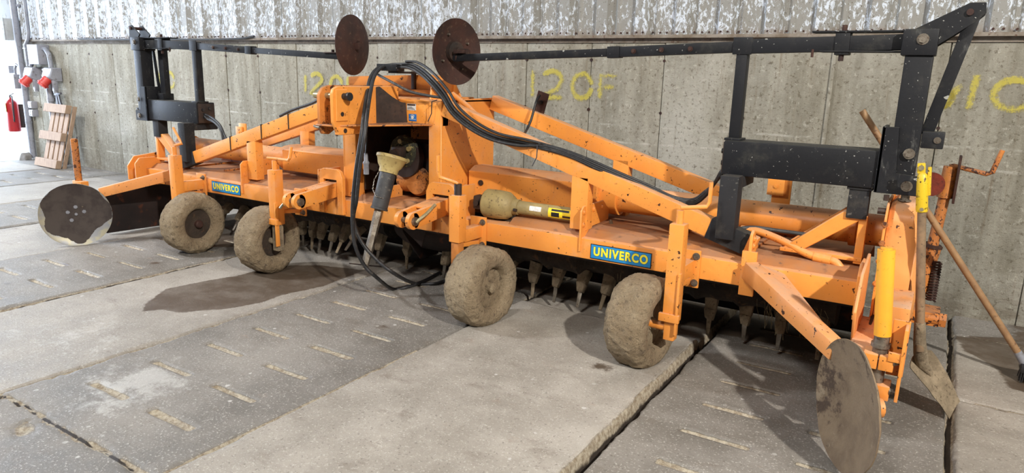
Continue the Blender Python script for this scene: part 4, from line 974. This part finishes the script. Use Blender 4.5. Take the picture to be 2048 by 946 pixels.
for k, (dx, dy) in enumerate(((0, 0), (5, -3), (-2, 4), (12, -8))):
    hose(ht(dx, dy, -.01*k)+[at(1090, 298-3*k, 3.37), at(1140, 313-3*k, 3.37), at(1190, 336-4*k, 3.375), at(1240, 358-4*k, 3.40), at(1300, 384-4*k, 3.46), at(1345, 402-3*k, 3.52), at(1385, 408-3*k, 3.56), at(1410, 392-3*k, 3.56), at(1428, 368, 3.54), at(1440, 352-2*k, 3.52), at(1446, 345-2*k, 3.52)], .0095 if k < 3 else .008)
hose([at(757, 150, 3.36), at(785, 165, 3.30), at(820, 183, 3.30), at(860, 192, 3.33), at(885, 196, 3.36), at(900, 205, 3.40)], .0085, mat=GREYRUB)
hose([at(1450, 465, 3.44), at(1500, 455, 3.50), at(1560, 462, 3.55), at(1620, 470, 3.56)], .010, mat=GREYRUB)
lh = lambda d: [at(408, 228+d, 3.50), at(425, 236+d, 3.46), at(440, 250+d, 3.44), at(448, 268, 3.43), at(450+d, 282, 3.42)]
hose(lh(0), .008); hose(lh(5), .008); hose(lh(2)[:1]+[at(415, 238, 3.47), at(430, 246, 3.45), at(442, 262, 3.43), at(446, 280, 3.42)], .008)
hose([at(560, 232, 3.44), at(585, 220, 3.44), at(620, 208, 3.43), at(650, 195, 3.42), at(700, 190, 3.47)], .010)
hose([at(1140-60, 190, 3.86), at(1072, 205, 3.84), at(1062, 240, 3.80), at(1052, 262, 3.74), at(1045, 270, 3.60)], .008)
# hydraulic steel pipe with elbow on the right deck
def pipe(pts, r, name, mat): return hose(pts, r, name, mat)
pp = pipe([at(1482, 458, 3.50), at(1520, 464, 3.50), at(1565, 482, 3.49), at(1620, 510, 3.47), at(1665, 522, 3.46), at(1678, 532, 3.455), at(1686, 548, 3.45)], .019, 'hydraulic_pipe', ORANGE)
m = MB(); m.cyl(at(1628, 513, 3.468), at(1662, 521, 3.46), .024, 18); m.build('pipe_sleeve', ORANGE, pp); m = MB(); m.cyl(at(1686, 538, 3.45), at(1688, 556, 3.45), .020, 8); m.build('pipe_fitting', STEEL, pp)
m = MB(); m.tube([at(905, 188, 3.52), at(935, 212, 3.50), at(962, 240, 3.48), at(985, 262, 3.47)], .016, 14); m.box(at(885, 190, 3.5).x, at(905, 190, 3.5).x, 3.46, 3.53, 1.245, 1.29, .003); m.build('drain_pipe', ORANGE, T)
# rusty plate clipped on the rear truss
c_ = at(1083, 205, 3.93); m = MB(); m.beam(c_+V((-.02, 0, -.06)), c_+V((.015, 0, .065)), .085, .008, up=(0, 1, 0)); rp_ = m.build('clip_plate', RUST, T)
m = MB(); m.cyl(c_+V((0, -.03, 0)), c_+V((0, .0, 0)), .014, 10); m.build('clip_knob', RUBBER, rp_)
# cable ties
for px_, py_, y_ in ((1083, 296, 3.36), (873, 210, 3.37)):
    m = MB(); c_ = at(px_, py_, y_); m.tube([c_+V((.01, -.01, .03)), c_+V((0, -.045, .02)), c_+V((-.005, -.042, -.05)), c_+V((-.03, -.045, -.10))], .003, 5); m.build('cable_tie', RUBBER, T)
for dd_ in (.62, .95, 1.25, 1.62):
    z_ = 1.205-(dd_-.43)*.3053; x_ = mx(dd_, -1); m = MB()
    P_ = [V((x_, 3.369, z_-.053)), V((x_, 3.369, z_+.053)), V((x_, 3.441, z_+.053))]; m.tube(P_, .004, 5); m.build('cable_tie', RUBBER, T)
# ------------------------------------------------------------------ loose driveshaft lying on the hood
e = empty('spare_driveshaft', (-2.0, 3.50, .59), 'cream plastic guarded driveshaft lying on the orange hood right of the headstock', 'driveshaft')
c0 = V((-2.315, 3.43, .650)); c1 = V((-1.77, 3.48, .640)); ax = (c1-c0).normalized(); SL = (c1-c0).length+.07
m = MB(); m.lathe([(.080, 0), (.086, .008), (.088, .09), (.083, .15), (.060, .185), (.048, .19), (.046, .225), (.001, .225), (.001, .20), (.03, .18), (.066, .14), (.074, .01)], c0, ax, 44); cn = m.build('guard_cone', CREAM2, e)
m = MB(); m.beam(c0-ax*.075, c0+ax*.01, .07, .085, bev=.014); m.cyl(c0-ax*.06, c0+ax*.12, .03, 16); m.cyl(c0-ax*.04+V((0, -.055, 0)), c0-ax*.04+V((0, .055, 0)), .018, 12); m.build('yoke', GREASE, e)
m = MB(); m.cyl(c0+ax*.19, c0+ax*SL, .040, 32); tb = m.build('guard_tube', CREAM2, e)
m = MB(); m.cyl(c0+ax*.215+V((0, -.047, -.01)), c0+ax*.235+V((0, -.05, -.01)), .010, 8); m.build('chain_clip', GREASE, e)
def patch(name, t0, t1, a0, a1, r, mat, par):
    m = MB(); g = []; sv = V((0, -1, 0)); sv = (sv-ax*sv.dot(ax)).normalized(); uv = ax.cross(sv); uv = uv if uv.z > 0 else -uv
    for i in range(9):
        a = math.radians(a0+(a1-a0)*i/8)
        g.append([m.b.verts.new(c0+ax*t+sv*r*math.cos(a)+uv*r*math.sin(a)) for t in (t0, t1)])
    for q0, q1 in zip(g, g[1:]): m.b.faces.new((q0[0], q0[1], q1[1], q1[0]))
    return m.build(name, mat, par, ang=80)
LT = (at(1104, 423, 3.49)-c0).length
patch('warning_label', LT, LT+.16, -38, 46, .0407, LABYEL, e)
patch('warning_print', LT+.02, LT+.13, 20, 38, .0411, DBLK, e); patch('warning_print', LT+.02, LT+.07, -28, 10, .0411, DBLK, e); patch('warning_print', LT+.09, LT+.14, -26, -8, .0411, RUST, e)
patch('serial_label', LT-.12, LT-.045, -2, 38, .0407, WHITE, e)
# ------------------------------------------------------------------ shovel
e = empty('shovel', (.12, 3.38, 0), 'muddy shovel with yellow grip leaning on the right end of the tiller', 'shovel')
tp = at(1845, 345, 3.32); bt = at(1839, 688, 3.35); d_ = (tp-bt).normalized()
m = MB(); m.tube([bt-d_*.03, bt+d_*.2, bt+d_*.4, tp-d_*.15], [.019, .0185, .0175, .0165], 16); m.build('shaft', WOODH, e)
m = MB(); q = tp-d_*.165; m.lathe([(.001, 0), (.021, 0), (.023, .01), (.021, .12), (.018, .155), (.010, .165), (.001, .168)], q, d_, 18); m.build('grip', YELLOW, e)
m = MB(); sdv = V((1, 0, 0)); m.beam(q+d_*.16+V((-.004, -.004, 0)), q+d_*.205+V((-.004, -.004, 0)), .030, .012, up=(0, 1, 0), bev=.005); m.beam(q+d_*.07+V((.024, .01, 0)), q+d_*.19+V((.026, .01, 0)), .014, .02, up=(0, 1, 0), bev=.004); m.build('grip_bridge', YELLOW, e)
m = MB(); m.cyl(q+d_*.185+V((-.004, -.016, 0)), q+d_*.185+V((-.004, -.008, 0)), .011, 14); m.build('rivet', ZINC, e); m = MB(); m.cyl(q+d_*.012+V((0, -.024, 0)), q+d_*.012+V((0, -.018, 0)), .008, 10); m.build('rivet', ZINC, e)
# blade: cranked, slightly dished
A0, A1 = at(1812, 727, 3.35), at(1857, 692, 3.45); B0, B1 = at(1898, 838, 3.364), at(1921, 803, 3.48)
m = MB(); nu, nv = 16, 24; grid = []
nb = (A1-A0).cross(B0-A0).normalized(); nb = nb if nb.y < 0 else -nb
for j in range(nv+1):
    t = j/nv; row = []
    for i in range(nu+1):
        u = i/nu; a = A0.lerp(A1, u); b = B0.lerp(B1, u); p = a.lerp(b, t)
        sh = 1-max(0, 1-t/.10)**2*.55; p = p+((A0+A1)/2-p if False else V((0, 0, 0)))
        cen = ((A0+A1)/2).lerp((B0+B1)/2, t); p = cen+(p-cen)*sh
        dish = -.020*(1-(2*u-1)**2)*(1-.6*t)+.035*math.sin(math.pi*t)*.5; p = p-nb*(-dish)*.9+nb*(nz(p, 12)*.006+nz(p, 35)*.003)
        row.append(p)
    grid.append(row)
F_ = [[m.b.verts.new(p) for p in r] for r in grid]; K_ = [[m.b.verts.new(p-nb*.004) for p in r] for r in grid]
for j in range(nv):
    for i in range(nu):
        m.b.faces.new((F_[j][i], F_[j][i+1], F_[j+1][i+1], F_[j+1][i])); m.b.faces.new((K_[j+1][i], K_[j+1][i+1], K_[j][i+1], K_[j][i]))
edge = [(j, 0) for j in range(nv)]+[(nv, i) for i in range(nu)]+[(j, nu) for j in range(nv, 0, -1)]+[(0, i) for i in range(nu, 0, -1)]
for (a, b), (c_, d2) in zip(edge, edge[1:]+edge[:1]): m.b.faces.new((F_[a][b], F_[c_][d2], K_[c_][d2], K_[a][b]))
m.build('blade', MUDTINE, e, ang=60)
m = MB(); ce = grid[4][nu//2]; m.tube([bt+d_*.10, bt+d_*.02, (bt+ce)/2, ce+nb*.004, grid[9][nu//2]], [.022, .024, .028, .026, .008], 16, spline=False); m.build('socket', MUDTINE, e)
# ------------------------------------------------------------------ broom
e = empty('broom', (.52, 4.06, 0), 'broom with long wooden handle leaning across behind the right end of the tiller', 'broom')
bA, bB = V((-.372, 3.86, 1.285)), V((.500, 4.06, .075))
m = MB(); m.cyl(bB+(bA-bB)*.03, bA, .0165, 18, .0160); m.build('handle', dirty('broom handle wood', lin((152, 120, 84)), lin((132, 100, 70)), lin((96, 66, 48)), 9, .2, .003, .55), e)
m = MB(); d_ = (bA-bB).normalized(); m.lathe([(.001, 0), (.026, 0), (.020, .05), (.018, .09), (.001, .09)], bB, d_, 16); m.build('ferrule', GREYPIPE, e)
m = MB(); m.box(.47, .80, 4.00, 4.10, .055, .095, .008); m.build('head', RUBBER, e)
m = MB()
for i in range(34):
    for j in range(6):
        x = .478+i*.0095; y = 4.008+j*.017; m.cyl((x, y, .058), (x+random.uniform(-.006, .006), y+random.uniform(-.008, .008), gz(x, y)+.001), .0028, 4)
o = m.build('bristles', RUBBER, e); o['kind'] = 'stuff'
# ------------------------------------------------------------------ left corner: electrical gear
def thing(name, loc, label, cat, group=None): return empty(name, loc, label, cat, group)
W = WY
# big grey conduits
e = thing('conduit', (-11.62, W-.04, 0), 'thick grey conduit running down the wall beside the open door', 'pipe')
m = MB(); m.tube([(-11.50, W-.10, 2.6), (-11.50, W-.10, 1.75), (-11.55, W-.07, 1.6), (-11.60, W-.05, 1.4), (-11.60, W-.05, .9), (-11.60, W-.05, .02)], .042, 14); m.build('pipe', GREYPIPE, e)
for z in (.55, 1.2, 2.2):
    m = MB(); m.lathe([(.02, -.015), (.049, -.015), (.049, .015), (.02, .015)], (-11.60 if z < 1.5 else -11.50, W-.05, z), (0, 0, 1), 14); m.build('coupling', GREYPIPE, e)
e = thing('conduit', (-11.30, W-.03, 1.4), 'thin grey conduit bending down from the ceiling to the left socket box', 'pipe')
m = MB(); m.tube([(-11.20, W-.08, 2.6), (-11.20, W-.08, 1.82), (-11.24, W-.08, 1.74), (-11.36, W-.07, 1.66), (-11.40, W-.05, 1.58), (-11.40, W-.05, 1.36)], .024, 12); m.build('pipe', GREYPIPE, e)
m = MB(); m.box(-11.44, -11.36, W-.08, W-.0, 1.60, 1.62, .003); m.build('clip', GREYPIPE, e)
e = thing('conduit', (-10.88, W-.04, .1), 'grey conduit under the junction box reaching the floor behind the metal stand', 'pipe')
m = MB(); m.tube([(-10.92, W-.05, 1.33), (-10.88, W-.05, 1.27), (-10.86, W-.05, .62), (-10.84, W-.05, .02)], .042, 14); m.build('pipe', GREYPIPE, e)
m = MB(); m.lathe([(.02, 0), (.05, 0), (.05, .05), (.02, .05)], (-10.862, W-.05, .88), (0, 0, 1), 14); m.build('coupling', GREYPIPE, e)
e = thing('junction_box', (-11.0, W-.08, 1.40), 'grey junction box on the wall between the two red socket outlets', 'electrical box')
m = MB(); m.box(-11.13, -10.84, W-.16, W, 1.39, 1.66, .012); m.build('box', GREYBOX, e)
m = MB(); m.tube([(-10.84, W-.08, 1.60), (-10.78, W-.08, 1.60), (-10.70, W-.08, 1.53), (-10.68, W-.08, 1.40), (-10.68, W-.08, 1.352)], .030, 12); m.build('elbow', GREYPIPE, e)
m = MB(); m.tube([(-11.13, W-.08, 1.44), (-11.20, W-.08, 1.42), (-11.24, W-.08, 1.38), (-11.25, W-.08, 1.365)], .028, 12); m.build('elbow', GREYPIPE, e)
m = MB(); m.box(-11.27, -11.17, W-.02, W, 1.50, 1.62, .004); m.build('wall_plate', WHITE, e)
for x, lab in ((-11.22, 'left of two grey wall sockets with red outlet, next to the door conduit'), (-10.68, 'right of two grey wall sockets with red outlet, above the metal stand')):
    e = thing('power_socket', (x, W-.10, 1.02), lab, 'power socket', None)
    m = MB(); m.prism([(x-.12, W, 1.16), (x-.12, W-.10, 1.16), (x-.12, W-.17, 1.22), (x-.12, W-.13, 1.35), (x-.12, W, 1.35)], (.24, 0, 0), .012); m.build('housing', GREYBOX, e)
    dd_ = V((-.15, -.65, -.75)).normalized(); c_ = V((x-.02, W-.13, 1.20))
    m = MB(); m.cyl(c_, c_+dd_*.13, .062, 20); m.cyl(c_+dd_*.09, c_+dd_*.11, .076, 20); m.build('outlet', REDPL, e)
    m = MB(); m.box(x+.06, x+.115, W-.13, W-.07, 1.03, 1.18, .010); m.cyl((x+.09, W-.10, 1.03), (x+.09, W-.10, 1.01), .03, 12); m.build('lever', GREYBOX, e)
e = thing('switch_box', (-11.95, W-.1, 1.1), 'grey switch box at the very edge of the open door, left of the conduit', 'electrical box')
m = MB(); m.box(-11.85, -11.68, W-.14, W, 1.03, 1.24, .012); m.build('box', GREYBOX, e)
m = MB(); m.tube([(-11.77, W-.07, 1.24), (-11.77, W-.07, 1.32), (-11.72, W-.07, 1.38), (-11.66, W-.06, 1.36)], .018, 10); m.box(-12.05, -11.9, W-.10, W-.02, 1.25, 1.36, .01); m.build('cable_gland', GREYBOX, e)
e = thing('control_box', (-12.0, W-.15, 1.75), 'pale steel control box above the doorway edge', 'electrical box')
m = MB(); m.box(-11.98, -11.62, W-.20, W-.02, 1.72, 2.02, .008); m.box(-11.985, -11.615, W-.212, W-.20, 1.715, 2.025, .004); m.build('box', dirty('pale enclosure', lin((178, 180, 178)), lin((168, 170, 170)), lin((150, 150, 150)), 5), e)
m = MB(); m.cyl((-11.66, W-.215, 1.87), (-11.66, W-.205, 1.87), .012, 10); m.build('lock', RUBBER, e)
for k, z in enumerate((.76, .64)):
    e = thing('wall_outlet', (-11.42, W-.05, z), ('upper', 'lower')[k]+' of two small double outlets beside the fire extinguisher', 'outlet')
    m = MB(); m.box(-11.49, -11.38, W-.08, W, z, z+.10, .008); m.build('box', GREYBOX, e)
    m = MB(); m.box(-11.478, -11.392, W-.088, W-.08, z+.01, z+.09, .002); m.build('cover', WHITE, e)
    m = MB()
    for q in (.03, .068): m.cyl((-11.435, W-.0895, z+q), (-11.435, W-.087, z+q), .014, 10)
    m.build('socket_hole', RUBBER, e)
# fire extinguisher
e = thing('fire_extinguisher', (-11.86, W-.14, .40), 'red fire extinguisher with a yellow tag hanging by the bright doorway', 'fire extinguisher')
ex = (-11.86, W-.14)
m = MB(); m.lathe([(.001, .40), (.075, .40), (.082, .415), (.082, .80), (.070, .84), (.035, .87), (.022, .88), (.022, .90), (.001, .90)], (ex[0], ex[1], 0), (0, 0, 1), 30); m.build('cylinder', REDEX, e)
m = MB(); m.cyl((ex[0], ex[1], .90), (ex[0], ex[1], .93), .02, 12); m.beam((ex[0]-.02, ex[1], .935), (ex[0]+.10, ex[1], .96), .02, .01); m.beam((ex[0]-.02, ex[1], .925), (ex[0]+.08, ex[1], .915), .02, .008); m.build('valve_handle', GREASE, e)
m = MB(); m.tube([(ex[0]+.02, ex[1], .92), (ex[0]+.09, ex[1]-.02, .88), (ex[0]+.10, ex[1]-.03, .7), (ex[0]+.09, ex[1]-.03, .55)], .010, 8, spline=True); m.build('hose', RUBBER, e)
m = MB(); m.box(ex[0]-.045, ex[0]+.035, ex[1]-.094, ex[1]-.091, .69, .84, .001); m.build('tag', PALEYEL, e)
m = MB(); m.box(ex[0]-.03, ex[0]+.03, ex[1]+.07, W, .45, .80, .003); m.build('bracket', GREASE, e)
# metal stand leaning on the wall
e = thing('metal_stand', (-10.6, 4.8, 0), 'dark metal trestle leg standing behind the wooden pallet', 'stand')
m = MB(); tq = V((-10.60, 4.965, .985)); m.beam(tq+V((-.10, 0, 0)), tq+V((.07, 0, .02)), .028, .028); m.beam(tq+V((-.035, 0, 0)), (-10.78, 4.965, .0), .032, .032); m.beam(tq, (-10.30, 4.965, .0), .025, .025); m.beam(tq+V((-.03, 0, -.05)), (-10.58, 4.965, .0), .025, .025); m.build('frame', dirty('dull steel', lin((92, 92, 100)), lin((78, 78, 84)), lin((90, 70, 60)), 8, .3, .003, .6, .3), e)
# pallet leaning on the wall
e = thing('pallet', (-10.45, 4.80, 0), 'small wooden pallet leaning upright against the concrete wall', 'pallet')
b0 = V((-10.76, 4.70, .004)); uz = V((.0, .17, .98)).normalized()*1; ux = V((1, .0, -.01)).normalized(); un = ux.cross(uz).normalized()
if un.y > 0: un = -un
Lz = .87; Wd = .56
tilt = lambda u, v, n_: b0+ux*(u+.20*v)+uz*v+un*n_
for k in range(4):
    m = MB(); u0 = .04+k*.128; q = [tilt(u0, .02, 0), tilt(u0+.098, .02, 0), tilt(u0+.098, Lz, 0), tilt(u0, Lz, 0)]; m.prism(q, un*-.018, .003); m.build('slat', WOOD, e)
for v in (.0, .38, .76):
    m = MB(); q = [tilt(-.03, v, .0), tilt(Wd+.0, v, .0), tilt(Wd+.0, v+.115, .0), tilt(-.03, v+.115, .0)]; m.prism(q, un*.075, .004); m.build('cross_board', WOOD, e)
m = MB(); q = [tilt(Wd-.02, 0, -.018), tilt(Wd, 0, -.018), tilt(Wd, Lz, -.018), tilt(Wd-.02, Lz, -.018)]; m.prism(q, un*-.05, .003); m.build('back_board', WOOD, e)
# stone kerb block at the foot of the wall
c1, c2 = atz(29, 321), atz(76, 319); m = MB(); m.hexa([(c1.x, 4.78, 0), (c2.x, 4.82, 0), (c2.x, 4.92, 0), (c1.x, 4.92, 0), (c1.x+.02, 4.80, .11), (c2.x, 4.84, .07), (c2.x, 4.91, .07), (c1.x+.02, 4.91, .11)], .012)
bmesh.ops.subdivide_edges(m.b, edges=m.b.edges[:], cuts=3, use_grid_fill=True)
for v in m.b.verts: v.co += V((nz(v.co, 9), nz(v.co, 9, 2), nz(v.co, 9, 3)))*.012
o = m.build('concrete_block', dirty('grey block', lin((140, 136, 132)), lin((120, 116, 112)), lin((96, 92, 88)), 8, .6, .01), None); o['label'] = 'rough grey concrete block lying along the foot of the wall by the door'; o['category'] = 'block'
# black cable hanging below the cladding
m = MB(); m.tube([(-9.9, W-.07, 1.735), (-9.0, W-.07, 1.722), (-8.0, W-.07, 1.722), (-7.2, W-.07, 1.715), (-6.6, W-.07, 1.722), (-6.35, W-.07, 1.745)], .010, 8, spline=True)
o = m.build('cable', RUBBER, None); o['label'] = 'black cable lying along the ledge under the metal cladding, left half'; o['category'] = 'cable'
# small debris on the floor
for (px_, py_, ln) in ((760, 518, .26),):
    p = atz(600+px_*0+60, 518, .0)
    m = MB(); z = gz(-3.45, 3.62)+.012; m.beam((-3.66, 3.60, z+.004), (-3.37, 3.69, z+.004), .010, .008); o = m.build('steel_rod', GREASE, None); o['label'] = 'thin dark rod lying on the floor under the middle of the tiller'; o['category'] = 'rod'
